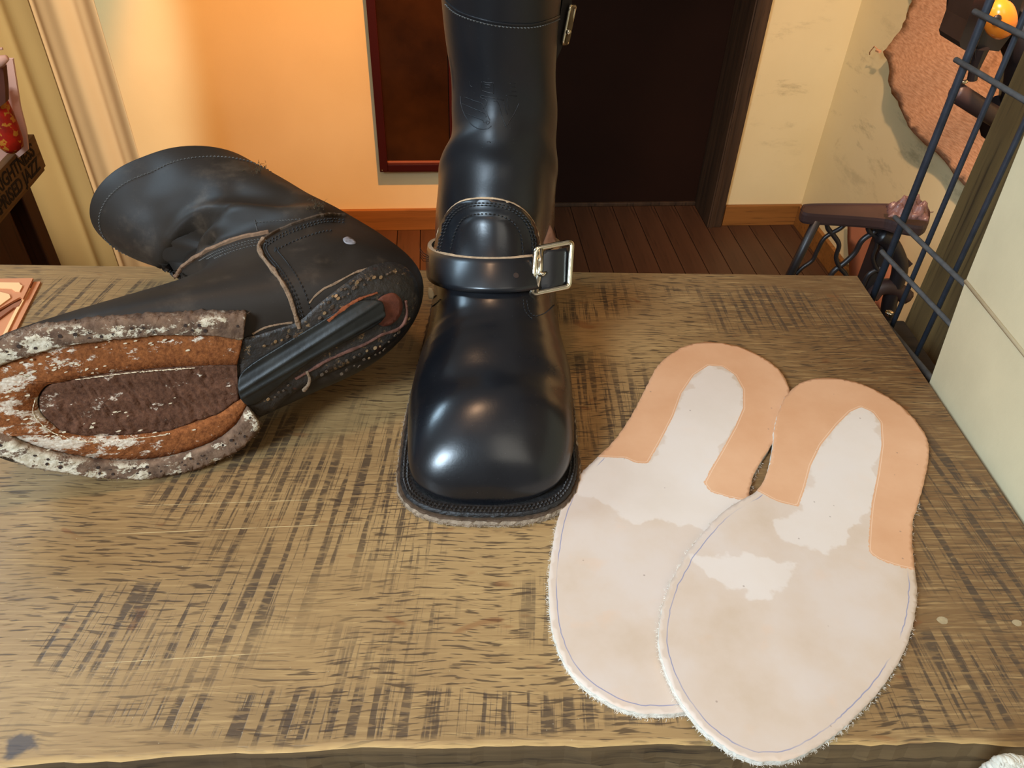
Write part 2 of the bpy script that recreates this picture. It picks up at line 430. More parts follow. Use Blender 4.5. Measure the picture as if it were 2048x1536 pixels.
M_PLASTER = plaster()
M_TABLE = table_mat()
M_EDGE = wood('rough_sawn_edge', rgb(62, 46, 28), rgb(112, 88, 56), 0, 0.8)
M_FLOOR = wood('dark_floor_plank', rgb(60, 38, 24), rgb(82, 54, 36), 1, 0.5, 0.4)
M_BASEB = wood('honey_baseboard', rgb(120, 78, 34), rgb(148, 98, 46), 0, 0.5, 0.5)
M_JAMB = wood('dark_jamb_wood', rgb(40, 28, 18), rgb(74, 54, 36), 2, 0.6, 0.6)
M_DOOR = simple('dark_door', rgb(30, 14, 7), 0.7, 0.2, 3, 0.15)
M_FRAME = simple('oxblood_frame', rgb(52, 10, 6), 0.4, 0.1, 10)
M_FABRIC = simple('cream_curtain_cloth', rgb(222, 178, 128), 0.85, 0.04, 4, 0.1, bumpy=0.2, bscale=900)
M_FABRIC2 = simple('ochre_curtain_cloth', rgb(196, 160, 104), 0.85, 0.05, 4, 0.1, bumpy=0.2, bscale=900)
M_BLACK = leather('black_oiled_leather', (0.0035, 0.004, 0.0055, 1), 0.27, 0.3, matte_top=True)
M_STRAP = leather('black_strap_leather', (0.005, 0.0055, 0.007, 1), 0.33, 0.15)
M_WORN = leather('worn_black_leather', (0.015, 0.011, 0.008, 1), 0.50, 0.3, 0.4, 0.0, sp_=0.24)
M_TANEDGE = simple('raw_leather_edge', rgb(172, 146, 116), 0.85, 0.25, 300, 0.2, bumpy=0.5, bscale=900)
M_DKEDGE = simple('dark_leather_edge', rgb(78, 62, 48), 0.8, 0.3, 200, 0.2, bumpy=0.5, bscale=900)
M_THREAD = simple('black_thread', (0.012, 0.012, 0.012, 1), 0.7, 0.3, 300)
M_THREADG = simple('grey_thread', rgb(86, 84, 80), 0.8, 0.3, 300)
M_NICKEL = simple('nickel_plate', rgb(205, 198, 180), 0.16, 0.05, 50, 0.5, 1.0)
M_IRON = simple('black_cast_iron', rgb(30, 24, 24), 0.42, 0.3, 30, 0.5)
M_IRONBR = simple('brown_enamel_iron', rgb(52, 34, 31), 0.5, 0.2, 18, 0.5)
M_WIRE = simple('dark_wire_lacquer', rgb(44, 48, 56), 0.45, 0.25, 120, 0.5)
M_WIRED = simple('dusty_cross_wire', rgb(88, 90, 90), 0.6, 0.3, 150, 0.4)
M_POST = wood('olive_stained_post', rgb(64, 50, 28), rgb(98, 78, 44), 2, 0.6, 0.7)

# ================================================================= room shell
BW = 1.965      # back wall
RX = 1.035      # right wall
DX0, DX1 = 0.12, 0.775
m = MB()
m.box((-2.2, BW, FLOOR), (DX0, BW + 0.12, 1.9)); m.build('wall_back', M_PLASTER)['kind'] = 'structure'
m = MB(); m.box((DX1, BW, FLOOR), (RX + 0.1, BW + 0.12, 1.9)); m.build('wall_back_right', M_PLASTER)['kind'] = 'structure'
m = MB(); m.box((RX, -1.2, FLOOR), (RX + 0.1, BW, 1.9)); m.build('wall_right', M_PLASTER)['kind'] = 'structure'
m = MB(); m.box((-2.3, -1.2, FLOOR), (-2.2, BW, 1.9)); m.build('wall_left', M_PLASTER)['kind'] = 'structure'
fl = MB(); fl.box((-2.2, -1.2, FLOOR - 0.05), (RX, 2.3, FLOOR - 0.004)); fl_o = fl.build('floor', M_DOOR); fl_o['kind'] = 'structure'
pw = 0.063
plank_mesh = None
x = -1.0; k = 0
while x < RX - 0.001:
    wdt = min(pw, RX - x)
    if plank_mesh is None:
        b = MB(); b.box((0.0011, -1.2, -0.012), (pw - 0.0011, 2.12, 0), bev=0.0009); po = b.build('plank', M_FLOOR); plank_mesh = po.data
        po.parent = fl_o; po.location = (x, 0, FLOOR)
    else:
        po = bpy.data.objects.new('plank', plank_mesh); COL.objects.link(po); po.parent = fl_o; po.location = (x, 0, FLOOR)
        if wdt < pw: po.scale.x = wdt / pw
    x += pw
def bboard(name, lo, hi, fr=None):
    q = MB(); q.box(lo, hi, bev=0.002)
    hi2 = list(hi); lo2 = list(lo)
    o = q.build(name, M_BASEB); o['kind'] = 'structure'; return o
bboard('baseboard_back', (-2.19, BW - 0.012, FLOOR), (DX0 - 0.03, BW - 0.0005, FLOOR + 0.062))
bboard('baseboard_back_right', (DX1 + 0.035, BW - 0.012, FLOOR), (RX - 0.001, BW - 0.0005, FLOOR + 0.062))
bboard('baseboard_right', (RX - 0.012, -0.8, FLOOR), (RX - 0.0005, BW - 0.013, FLOOR + 0.062))
# door : dark recessed panel, threshold and thick jamb posts
q = MB(); q.box((DX0 - 0.02, BW + 0.122, FLOOR), (DX1 + 0.02, BW + 0.16, 1.9)); d_o = q.build('door_1', M_DOOR); d_o['kind'] = 'structure'
q = MB(); q.box((DX0, BW + 0.112, FLOOR + .001), (DX1, BW + 0.1215, FLOOR + 0.012), bev=0.002); q.build('trim_1', M_JAMB)['kind'] = 'structure'
for nm, a, b in (('trim_2', DX1 - 0.012, DX1 + 0.03), ('trim_3', DX0 - 0.03, DX0 + 0.012)):
    q = MB(); q.box((a, BW - 0.02, FLOOR), (b, BW + 0.12, 1.9), bev=0.002)
    # a narrow bead along the room side
    q.box((a + 0.004, BW - 0.024, FLOOR), (a + 0.014, BW - 0.02, 1.9))
    o = q.build(nm, M_JAMB); o['kind'] = 'structure'

# ================================================================= work table
TOP = -0.0
table = thing('wooden_table', TW(-0.13, 0.38, FLOOR), 'wide sawn oak work table with dark saw marks under both boots', 'table')
front_px = [(0, 1536), (160, 1529), (300, 1518), (480, 1511), (640, 1502), (800, 1499), (950, 1496), (1200, 1494), (1500, 1492), (1720, 1490), (1880, 1489), (2048, 1494)]
fv = [TB(onz(*p)) for p in front_px]
UL, UR, VF = -0.62, 0.3375, 0.592
UR_front = 0.3368
fl_ = [(UL, fv[0][1] - 0.006)] + [(a, b) for a, b in fv if a < 0.335] + [(0.3368, 0.1690)]
fr_ = np.array(fl_); us = np.linspace(UL, 0.3368, 150); vs = np.interp(us, fr_[:, 0], fr_[:, 1])
vs = vs + 0.0006 * np.sin(us * 90) + rng.normal(0, 0.00025, len(us))
mb = MB(); n = len(us); TH = 0.042
V = []; F = []; FM = []
rows = [(0.0, 0.0, 'far'), (0.004, 0.0, 'far'), (-0.004, 0.0, 'near'), (-0.0008, -0.0006, 'near'), (0, -0.003, 'near'), (0.0012, -0.011, 'n'), (-0.0006, -0.019, 'n'), (0.0014, -0.028, 'n'), (0, -TH, 'n')]
for i in range(n):
    uu = us[i] if i < n - 1 else UR
    col = [(uu, VF, -TH), (uu, VF, -0.002), (uu, VF - 0.002, 0)]
    for dv, z, t in rows[2:]:
        j = 0.0 if t == 'near' else rng.normal(0, 0.0006)
        col.append((us[i], vs[i] + (-dv if t == 'near' and dv < 0 else -dv) + (0.0 if dv >= 0 else 0.0) + j, z))
    V += col
c_ = len(rows[2:]) + 3
for i in range(n - 1):
    for j in range(c_ - 1):
        F.append((i * c_ + j, (i + 1) * c_ + j, (i + 1) * c_ + j + 1, i * c_ + j + 1)); FM.append(0 if j in (0, 1, 2, 3) else 1)
    F.append((i * c_ + c_ - 1, (i + 1) * c_ + c_ - 1, (i + 1) * c_, i * c_)); FM.append(1)
F.append(tuple(range(c_))); FM.append(1); F.append(tuple((n - 1) * c_ + j for j in range(c_))[::-1]); FM.append(1)
tt = link('table_top', V, F, [M_TABLE, M_EDGE], table, False, FM)
at_ = tt.data.attributes.new('arris', 'FLOAT', 'POINT'); at_.data.foreach_set('value', [1.0 if (k_ % c_) in (4, 5) else 0.0 for k_ in range(len(V))]); tt.rotation_euler.z = TA
for su, sv in ((UL + 0.05, 0.22), (UR - 0.05, 0.22), (UL + 0.05, VF - 0.05), (UR - 0.05, VF - 0.05)):
    q = MB(); q.box((su - 0.03, sv - 0.03, FLOOR), (su + 0.03, sv + 0.03, -TH), bev=0.003)
    o = q.build('leg', M_EDGE, table); o.rotation_euler.z = TA
q = MB(); q.box((UL + 0.08, 0.205, -0.13), (UR - 0.08, 0.225, -TH)); q.box((UL + 0.08, VF - 0.06, -0.13), (UR - 0.08, VF - 0.04, -TH))
o = q.build('apron', M_EDGE, table); o.rotation_euler.z = TA
M_PLUG = simple('pale_plug', rgb(158, 138, 104), 0.6, 0.2, 300)
for px, py, r in ((1885, 1241, 0.0030), (2034, 1246, 0.0026)):
    q = MB(); P = onz(px, py)
    q.v = []; pts = [P + np.array([r * (1 + .12 * math.sin(3 * a)) * math.cos(a), r * .8 * math.sin(a), 0.0002]) for a in np.linspace(0, 2 * math.pi, 14, endpoint=False)]
    q.prism(pts, (0, 0, -0.004)); q.build('wood_plug', M_PLUG, table)

# ================================================================= boots
def boot_grid(K, nt=120, ns=80):
    Q = crom(K, nt); G = np.zeros((nt, ns, 3)); th = np.linspace(0, 2 * np.pi, ns, endpoint=False); c, s_ = np.cos(th), np.sin(th)
    for i, (Fy, Fz, By, Bz, hw, cx, u0, nl, nu) in enumerate(Q):
        n = np.where(c < 0, max(nl, 1.2), max(nu, 1.2)); x = hw * np.sign(s_) * np.abs(s_) ** (2 / n)
        r = np.where(c < 0, 1 + u0, 1 - u0); u = u0 + r * np.sign(c) * np.abs(c) ** (2 / n)
        G[i, :, 0] = cx + x; G[i, :, 1] = (Fy + By) / 2 + (Fy - By) / 2 * u; G[i, :, 2] = (Fz + Bz) / 2 + (Fz - Bz) / 2 * u
    return G / 1000
def grid_faces(nt, ns):
    f = [(i * ns + j, i * ns + (j + 1) % ns, (i + 1) * ns + (j + 1) % ns, (i + 1) * ns + j) for i in range(nt - 1) for j in range(ns)]
    return f
def boot_upper(name, K, place, mats, parent, wr=None):
    G = boot_grid(K)
    if wr is not None: G = wr(G)
    nt, ns = G.shape[:2]
    ctr = G.mean(1, keepdims=True)
    def inner(i, d):
        c = ctr[i]; v = G[i] - c; L_ = np.linalg.norm(v, axis=1, keepdims=True); return c + v * (1 - d / L_)
    rings = [G[i] for i in range(nt)]
    ax = ctr[nt - 1, 0] - ctr[nt - 6, 0]; ax = ax / np.linalg.norm(ax)
    rings.append(inner(nt - 1, 0.0012) + ax * 0.0010); rings.append(inner(nt - 1, 0.0030) + ax * 0.0004)
    for i in range(nt - 2, nt - 50, -4): rings.append(inner(i, 0.0040))
    A = np.array(rings); W = place(A); V = W.reshape(-1, 3)
    F = grid_faces(len(rings), ns); F.append(tuple(range(ns))[::-1]); F.append(tuple((len(rings) - 1) * ns + j for j in range(ns)))
    fm = [0] * len(F)
    for k_ in range((nt - 1) * ns, (nt + 1) * ns): fm[k_] = 1
    for k_ in range((nt + 1) * ns, len(F)): fm[k_] = 2
    o = link(name, V, F, mats, parent, True, fm)
    Wo = place(G)
    bv = BVHTree.FromPolygons([Vector(v) for v in Wo.reshape(-1, 3)], grid_faces(nt, ns))
    return o, G, Wo, bv
def caster(bv):
    O = Vector(CP)
    def f(p, extra=0.0):
        d = Vector(ray(p[0], p[1])).normalized(); h = bv.ray_cast(O, d)
        if h[0] is None:
            return None
        n = h[1].normalized()
        if n.dot(d) > 0: n = -n
        return np.array(h[0]), np.array(n)
    return f
def on_surface(cast, px, step=3.0):
    """pixel polyline -> list of (point, normal) on the mesh, only where it hits"""
    out = []
    for p in resamp(px, step):
        r = cast(p)
        if r is not None: out.append(r)
    return out
def smooth_px(px, step=4): return resamp(crom(px, len(px) * 8), step)
def strip(name, cast, px, width, height, mat, parent, jit=0.0, step=3.0, sub=0.3):
    """raised cut edge of leather : a low band following a line drawn on the surface"""
    H = on_surface(cast, smooth_px(px, step), step); P = np.array([h[0] for h in H]); N = np.array([h[1] for h in H])
    b = MB(); V = []; F = []; n = len(P)
    jw = np.convolve(rng.normal(0, 1, n + 8), np.ones(5) / 5, 'same')[4:-4] * 1.6; jh = np.convolve(rng.normal(0, 1, n + 8), np.ones(5) / 5, 'same')[4:-4] * 1.6
    for i in range(n):
        t = P[min(i + 1, n - 1)] - P[max(i - 1, 0)]; t = t / (np.linalg.norm(t) + 1e-9); s_ = np.cross(t, N[i]); s_ /= np.linalg.norm(s_) + 1e-9
        w_ = width * max(.4, 1 + jit * jw[i]); h_ = height * max(.4, 1 + jit * jh[i])
        V += [P[i] - s_ * w_ / 2 - N[i] * 0.001, P[i] - s_ * w_ / 2 + N[i] * h_ * .8, P[i] - s_ * w_ * .25 + N[i] * h_, P[i] + s_ * w_ * .25 + N[i] * h_, P[i] + s_ * w_ / 2 + N[i] * h_ * .8, P[i] + s_ * w_ / 2 - N[i] * 0.001]
    for i in range(n - 1):
        for j in range(6): F.append((i * 6 + j, i * 6 + (j + 1) % 6, (i + 1) * 6 + (j + 1) % 6, (i + 1) * 6 + j))
    F.append(tuple(range(6))); F.append(tuple((n - 1) * 6 + j for j in range(6))[::-1])
    return link(name, V, F, mat, parent, False)
def stitches(name, cast, lines, mat, parent, pitch=2.1e-3, length=1.5e-3, r=3.2e-4, lift=2e-4):
    b = MB()
    for px in lines:
        H = on_surface(cast, smooth_px(px, 1.5), 1.5); P = np.array([h[0] for h in H]); N = np.array([h[1] for h in H])
        d = np.r_[0, np.cumsum(np.linalg.norm(np.diff(P, axis=0), axis=1))]
        for s0 in np.arange(0, d[-1] - length, pitch):
            A = np.array([np.interp(s0, d, P[:, k]) for k in range(3)]); B = np.array([np.interp(s0 + length, d, P[:, k]) for k in range(3)])
            nn = np.array([np.interp(s0, d, N[:, k]) for k in range(3)]); mid = (A + B) / 2 + nn * (lift + r)
            b.tube([A - nn * r * .3, mid, B - nn * r * .3], [r * .7, r, r * .7], 5)
    o = b.build(name, mat, parent, False); o['kind'] = 'stuff'; return o

# ---------------------------------------------------------------- standing boot
KS = [(9, 15, 9, 13, 2, -4, 0, 2, 2), (11.5, 26, 9, 9, 22, -4, 0, 2, 2), (20, 39, 12, 8, 36, -3, -.2, 2.4, 2), (33, 50, 22, 8, 46, -2, -.4, 2.8, 2),
      (52, 60, 44, 8, 52, 0, -.5, 3, 2.05), (80, 66, 78, 8, 54, 0, -.5, 3, 2.1), (110, 73, 113, 8, 53, 1, -.5, 3, 2), (136, 88, 150, 8, 48, 1, -.5, 3, 1.9),
      (157, 106, 190, 8, 46, 1, -.4, 3, 1.9), (171, 125, 240, 7, 45, 0, -.2, 3, 2), (178, 143, 276, 14, 45, 0, -.05, 2.4, 2), (183, 157, 287, 45, 43.5, 1, 0, 2, 2),
      (188, 167, 287, 72, 43.5, 2, 0, 2, 2), (194, 178, 284, 100, 37.5, 5, 0, 2, 2), (197, 194, 284, 138, 36, 5, 0, 2, 2), (193, 222, 288, 190, 37, 2, 0, 2, 2),
      (188, 250, 296, 235, 39, 1, 0, 2, 2), (185, 266, 299, 265, 40, 1, 0, 2, 2)]
toeS = onz(978, 1054); angS = R(-4.5)
def placeS(G):
    c, s_ = math.cos(angS), math.sin(angS)
    return np.stack([toeS[0] + G[..., 0] * c - G[..., 1] * s_, toeS[1] + G[..., 0] * s_ + G[..., 1] * c, G[..., 2]], -1)
def wrinkS(G):
    G = G.copy(); z = G[..., 2]; y = G[..., 1]; x = G[..., 0]
    # soft slumps in the shaft above the ankle and shallow creases across the toe break
    env = np.exp(-((z - .165) / .035) ** 2)
    G[..., 0] += env * 0.0010 * np.sin(z * 95 + y * 22) * np.sign(x - .003)
    G[..., 1] += env * 0.0008 * np.sin(z * 110 + x * 40)
    up_ = np.clip((z - .03) / .02, 0, 1)
    G[..., 2] -= up_ * 0.0030 * np.exp(-((y - .074 - x * .10) / .013) ** 2)
    G[..., 2] += up_ * 0.0022 * np.exp(-((y - .102) / .016) ** 2) * np.exp(-((x + .024) / .022) ** 2)
    G[..., 2] -= up_ * 0.0016 * np.exp(-((y - .124 + x * .15) / .010) ** 2) * np.exp(-((x + .01) / .03) ** 2)
    G[..., 2] += up_ * 0.0004 * np.sin(y * 900 + x * 130) * np.exp(-((y - .118) / .02) ** 2)
    # bulge above the instep patch and a soft hollow along the shaft front
    G[..., 1] += 0.0030 * np.exp(-((z - .150) / .009) ** 2) * np.exp(-((x - .002) / .022) ** 2) * (y < .23)
    G[..., 1] += 0.0018 * np.sin(x * 150 + z * 30) * np.exp(-((z - .185) / .03) ** 2) * (y < .23)
    return G
bootS = thing('engineer_boot', (toeS[0], toeS[1] + 0.15, 0), 'upright black leather engineer boot with buckled instep strap, toe facing the viewer', 'boot', )
upS, GS, WS, bvS = boot_upper('upper', KS, placeS, [M_BLACK, M_TANEDGE, M_BLACK], bootS, wrinkS)
castS = caster(bvS)
# welt and midsole follow the outline of the upper seen from above
P2 = GS[:, :, :2][GS[:, :, 2] < 0.05]
def hull(P):
    P = sorted(map(tuple, P)); 
    def half(Q):
        o = []
        for p in Q:
            while len(o) > 1 and (o[-1][0] - o[-2][0]) * (p[1] - o[-2][1]) - (o[-1][1] - o[-2][1]) * (p[0] - o[-2][0]) <= 0: o.pop()
            o.append(p)
        return o
    a, b = half(P), half(P[::-1]); return np.array(a[:-1] + b[:-1])
def offset(H, d):
    H = resamp(H, 0.003, True); n = len(H); T_ = np.roll(H, -3, 0) - np.roll(H, 3, 0); T_ /= np.linalg.norm(T_, axis=1, keepdims=True)
    return H + np.stack([T_[:, 1], -T_[:, 0]], 1) * d
HS = hull(P2)
def trim(H): return np.clip((H[:, 1] - .015) / .055, 0, 1) * (0.0042 + 0.0018 * (H[:, 0] > 0))
def sole_layer(name, off, z0, z1, mats, jit, rnd=0.0008):
    H = offset(HS, off); H = np.array([np.mean([H[(i + k_) % len(H)] for k_ in range(-2, 3)], 0) for i in range(len(H))])
    H = resamp(H, 0.0022, True)
    n = len(H); ctr = H.mean(0); V = []; prof = [(-rnd, z0), (0, z0 + rnd), (0.0003, (z0 + z1) / 2), (0, z1 - rnd), (-rnd, z1), (-.022, z1 + .0002)]
    T_ = np.roll(H, -2, 0) - np.roll(H, 2, 0); T_ /= np.linalg.norm(T_, axis=1, keepdims=True); Nn = np.stack([T_[:, 1], -T_[:, 0]], 1)
    H = H - Nn * trim(H)[:, None]
    for i in range(n):
        for d_, z in prof:
            p = H[i] + Nn[i] * (d_ + jit * rng.normal()); V.append((p[0], p[1], z))
    k_ = len(prof); F = []; fm = []
    for i in range(n):
        for j in range(k_ - 1):
            F.append((i * k_ + j, ((i + 1) % n) * k_ + j, ((i + 1) % n) * k_ + j + 1, i * k_ + j + 1)); fm.append(0 if j < 3 else 1)
    F.append(tuple(i * k_ for i in range(n))); fm.append(0); F.append(tuple(i * k_ + k_ - 1 for i in range(n))); fm.append(1)
    W = placeS(np.array(V)); return link(name, W, F, mats, bootS, False, fm), H
M_WELTBK = simple('black_rough_welt', (0.012, 0.011, 0.011, 1), 0.55, 0.5, 300, 0.4, bumpy=0.9, bscale=500)
M_MIDS = simple('greyed_midsole_edge', rgb(146, 128, 108), 0.9, 0.25, 260, 0.15, bumpy=0.8, bscale=900)
sole_layer('midsole', 0.0094, 0.0, 0.0062, [M_MIDS, M_DKEDGE], 0.00035)
_, HW = sole_layer('welt', 0.0072, 0.0062, 0.0096, [M_WELTBK, M_WELTBK], 0.0002)
M_THREADW = simple('waxed_brown_thread', rgb(44, 38, 34), 0.5, 0.5, 200)
# welt stitching : two rows of chunky thread
b = MB()
for off, pit in ((-0.0022, 0.0026), (-0.0044, 0.0026)):
    H0 = offset(HS, 0.0072 + off); T9 = np.roll(H0, -2, 0) - np.roll(H0, 2, 0); T9 /= np.linalg.norm(T9, axis=1, keepdims=True); H = resamp(H0 - np.stack([T9[:, 1], -T9[:, 0]], 1) * trim(H0)[:, None], pit, True)
    for i in range(len(H)):
        if H[i][1] > 0.13: continue
        t = H[(i + 1) % len(H)] - H[i]; 
        a = H[i]; c2 = H[i] + t * .72 + rng.normal(0, .0002, 2)
        pts = placeS(np.array([[a[0], a[1], .0094], [(a[0] + c2[0]) / 2, (a[1] + c2[1]) / 2, .0105], [c2[0], c2[1], .0094]]))
        b.tube(pts, [.0005, .0008, .0005], 6)
o = b.build('welt_stitching', M_THREADW, bootS); o['kind'] = 'stuff'
# frayed fuzz along the cut midsole edge
def fuzz(name, pts, nrm, up, mat, parent, n=500, ln=0.0016, wd=0.00018, spread=0.6):
    b = MB(); pts = np.array(pts); nrm = np.array(nrm)
    for _ in range(n):
        i = rng.integers(len(pts)); P = pts[i] + rng.normal(0, 0.0006, 3) * np.array([1, 1, .3]); d_ = nrm[i] + rng.normal(0, spread, 3); d_ /= np.linalg.norm(d_)
        l = ln * (0.3 + rng.random()); t = np.cross(d_, up + rng.normal(0, .3, 3)); t /= np.linalg.norm(t) + 1e-9
        q2 = P + d_ * l * .6 + np.array(up) * l * .1 * rng.normal()
        b.add([P - t * wd, P + t * wd, q2 + t * wd * .6, P + d_ * l + t * rng.normal(0, 1) * l * .3, q2 - t * wd * .6], [(0, 1, 2, 3, 4)])
    o = b.build(name, mat, parent); o['kind'] = 'stuff'; return o
H0 = offset(HS, 0.0094); T9 = np.roll(H0, -2, 0) - np.roll(H0, 2, 0); T9 /= np.linalg.norm(T9, axis=1, keepdims=True); H = resamp(H0 - np.stack([T9[:, 1], -T9[:, 0]], 1) * trim(H0)[:, None], 0.001, True); H = H[H[:, 1] < 0.12]
c0 = HS.mean(0) * np.array([1, .6]); nn = H - c0; nn /= np.linalg.norm(nn, axis=1, keepdims=True)
pz = placeS(np.c_[H, np.full(len(H), .0025)]); fuzz('edge_fuzz', pz, np.c_[nn, np.zeros(len(nn))], np.array([0, 0, 1.]), M_MIDS, bootS, 1100, 0.0016)

# instep patch
patch = [(868, 545), (873, 510), (880, 480), (890, 446), (906, 420), (928, 404), (958, 398), (990, 399), (1020, 407), (1045, 424), (1062, 448), (1071, 478), (1073, 512), (1072, 550), (1068, 580), (900, 585), (872, 578)]
ppx = resamp(crom(patch[:14], 90), 5)
ppx = [tuple(p) for p in ppx] + [(1066, 566), (870, 566)]
def castPuff(p):
    r = castS(p)
    if r is None: return None
    d_ = float(polydist(np.array([p]), inner_row, False)[0]); h_ = 0.0011 * (1 - math.exp(-(d_ / 7.0) ** 2)); return r[0] + r[1] * h_, r[1]
def inset(px, d):
    P = np.array(px, float); T_ = np.gradient(P, axis=0); T_ /= np.linalg.norm(T_, axis=1, keepdims=True)
    return P + np.stack([-T_[:, 1], T_[:, 0]], 1) * d
inner_row = inset(crom(patch[1:14], 90), 31)[::3]
slab('instep_patch', ppx, castPuff, 0.0024, [M_BLACK, M_TANEDGE], bootS, step=7, lift=-0.0002)
cast_patch = lambda p: (lambda r: None if r is None else (r[0] + r[1] * 0.0023, r[1]))(castPuff(p))
def inset(px, d):
    P = np.array(px, float); T_ = np.gradient(P, axis=0); T_ /= np.linalg.norm(T_, axis=1, keepdims=True)
    return P + np.stack([-T_[:, 1], T_[:, 0]], 1) * d
arch = crom(patch[1:14], 90)
strip('patch_rim', castS, [tuple(p) for p in arch[::6]], 0.0023, 0.0030, M_TANEDGE, bootS, 0.1, 3)
stitches('patch_stitching', cast_patch, [inset(arch, 9)[::8], inset(arch, 14)[::8], inset(arch[4:-4], 31)[::8]], M_THREAD, bootS, 2.7e-3, 2.0e-3, 5.2e-4)
# shallow grooves beside the rows, made as low ridges of leather between them
stitches('side_stitching', castS, [[(1053, 600), (1058, 622), (1070, 632), (1090, 626), (1108, 610)], [(1046, 598), (1050, 622), (1066, 640)], [(852, 605), (862, 600), (874, 590)], [(855, 617), (868, 611), (882, 598)]], M_THREAD, bootS, 2.4e-3, 1.7e-3, 3.6e-4)
# top band seam with pale worn thread
seam = [(891, 8), (905, 22), (925, 33), (955, 43), (990, 51), (1030, 55), (1070, 54), (1105, 44), (1125, 34)]
stitches('top_band_stitching', castS, [seam], M_THREADG, bootS, 2.3e-3, 1.7e-3, 4.0e-4)
strip('top_band_edge', castS, [(p[0] + 1, p[1] - 6) for p in seam], 0.0014, 0.0007, M_BLACK, bootS, 0.1)

# embossed crest on the shaft : low rounded ridges
def C7(p): return (900 + p[0] / 9.03, 130 + p[1] / 9.03)
crest = [[(575, 300), (565, 380), (572, 455)], [(590, 300), (680, 325), (775, 318)], [(620, 350), (740, 365)], [(640, 402), (725, 412)], [(565, 455), (660, 490), (785, 515)], [(780, 318), (788, 420), (785, 515)],
         [(548, 548), (760, 590), (970, 632)], [(548, 560), (560, 595), (640, 622), (665, 680), (640, 760), (668, 880), (720, 1000)], [(260, 580), (420, 640), (590, 705), (606, 790)],
         [(225, 700), (420, 785), (620, 870), (655, 940)], [(290, 880), (440, 935), (585, 995), (612, 1040)], [(185, 560), (205, 740), (280, 930), (400, 1085), (540, 1155), (680, 1150), (745, 1100)],
         [(790, 655), (830, 650), (865, 680), (905, 800), (950, 960), (1015, 1115)], [(1250, 690), (1160, 880), (1075, 1015), (1020, 1120)], [(1015, 552), (1100, 548), (1205, 562)],
         [(1095, 400), (1180, 404)], [(1095, 475), (1190, 480)], [(1080, 330), (1180, 335)], [(975, 680), (1000, 800), (1040, 890)], [(1040, 600), (1035, 690), (1060, 800)],
         [(650, 1030), (668, 1012), (700, 1016), (712, 1040), (695, 1062), (662, 1058), (650, 1030)], [(670, 1390), (705, 1378), (735, 1405)], [(360, 300), (358, 340), (375, 385), (400, 395)]]
b = MB()
for ln_ in crest:
    H = on_surface(castS, smooth_px([C7(p) for p in ln_], 1.5), 1.5)
    if len(H) > 1: b.tube([h[0] - h[1] * 0.00005 for h in H], 0.00030, 6)
b.build('embossed_crest', M_BLACK, bootS, True)

# instep strap
def plane_loop(W, P, n, off, cx, N_=140):
    pts = []; nt, ns = W.shape[:2]; d_ = (W - P) @ n
    for i in range(nt - 1):
        for j in range(ns):
            for a, b_ in (((i, j), (i + 1, j)), ((i, j), (i, (j + 1) % ns))):
                da, db = d_[a], d_[b_]
                if da * db < 0: pts.append(W[a] + (W[b_] - W[a]) * da / (da - db))
    pts = np.array(pts); e1 = np.array([1., 0, 0]); e2 = np.cross(n, e1); e2 /= np.linalg.norm(e2); e1 = np.cross(e2, n)
    Q = np.stack([(pts - P) @ e1, (pts - P) @ e2], 1); Hh = hull(Q); Hh = offset(Hh, off); Hh = resamp(Hh, 0.0015, True)
    Hh = np.array([np.mean([Hh[(i + k_) % len(Hh)] for k_ in range(-3, 4)], 0) for i in range(len(Hh))])
    c0 = Hh.mean(0); an = np.arctan2(Hh[:, 1] - c0[1], Hh[:, 0] - c0[0]); o_ = np.argsort(an); an, Hh = an[o_], Hh[o_]
    A_ = np.linspace(-np.pi, np.pi, N_, endpoint=False)
    X_ = np.interp(A_, np.r_[an - 2 * np.pi, an, an + 2 * np.pi], np.r_[Hh[:, 0]] .repeat(1).tolist() * 3); Y_ = np.interp(A_, np.r_[an - 2 * np.pi, an, an + 2 * np.pi], Hh[:, 1].tolist() * 3)
    return P + X_[:, None] * e1 + Y_[:, None] * e2
pu = castS((962, 515))[0]; pl = castS((965, 582))[0]
nU = np.array([0.0, math.sin(R(23)), math.cos(R(23))]); nU /= np.linalg.norm(nU); nL = nU
LU = plane_loop(WS, pu, nU, 0.0056, 0); LL = plane_loop(WS, pl, nL, 0.0058, 0)
N_ = len(LU); V = []; F = []; fm = []
lv = 7
for i in range(N_):
    ctr = (LU.mean(0) + LL.mean(0)) / 2
    for k_ in range(lv):
        t = k_ / (lv - 1); p = LU[i] * (1 - t) + LL[i] * t; r_ = p - ctr; r_[2] = 0; r_ /= np.linalg.norm(r_)
        V.append(p + r_ * 0.0010 * math.sin(math.pi * t))
    for k_ in range(lv):
        t = 1 - k_ / (lv - 1); p = LU[i] * (1 - t) + LL[i] * t; r_ = p - ctr; r_[2] = 0; r_ /= np.linalg.norm(r_)
        V.append(p - r_ * 0.0030 + r_ * 0.0010 * math.sin(math.pi * t))
kk = 2 * lv
for i in range(N_):
    for j in range(kk):
        F.append((i * kk + j, ((i + 1) % N_) * kk + j, ((i + 1) % N_) * kk + (j + 1) % kk, i * kk + (j + 1) % kk)); fm.append(0 if j < lv - 1 else 1)
strapS = link('instep_strap', V, F, [M_STRAP, M_TANEDGE], bootS, False, fm)
for p, m_ in zip(strapS.data.polygons, fm): p.use_smooth = (m_ == 0)
Vs = np.array([tuple(v.co) for v in strapS.data.vertices])
bvT = BVHTree.FromPolygons([Vector(v) for v in Vs], [tuple(p.vertices) for p in strapS.data.polygons]); castT = caster(bvT)
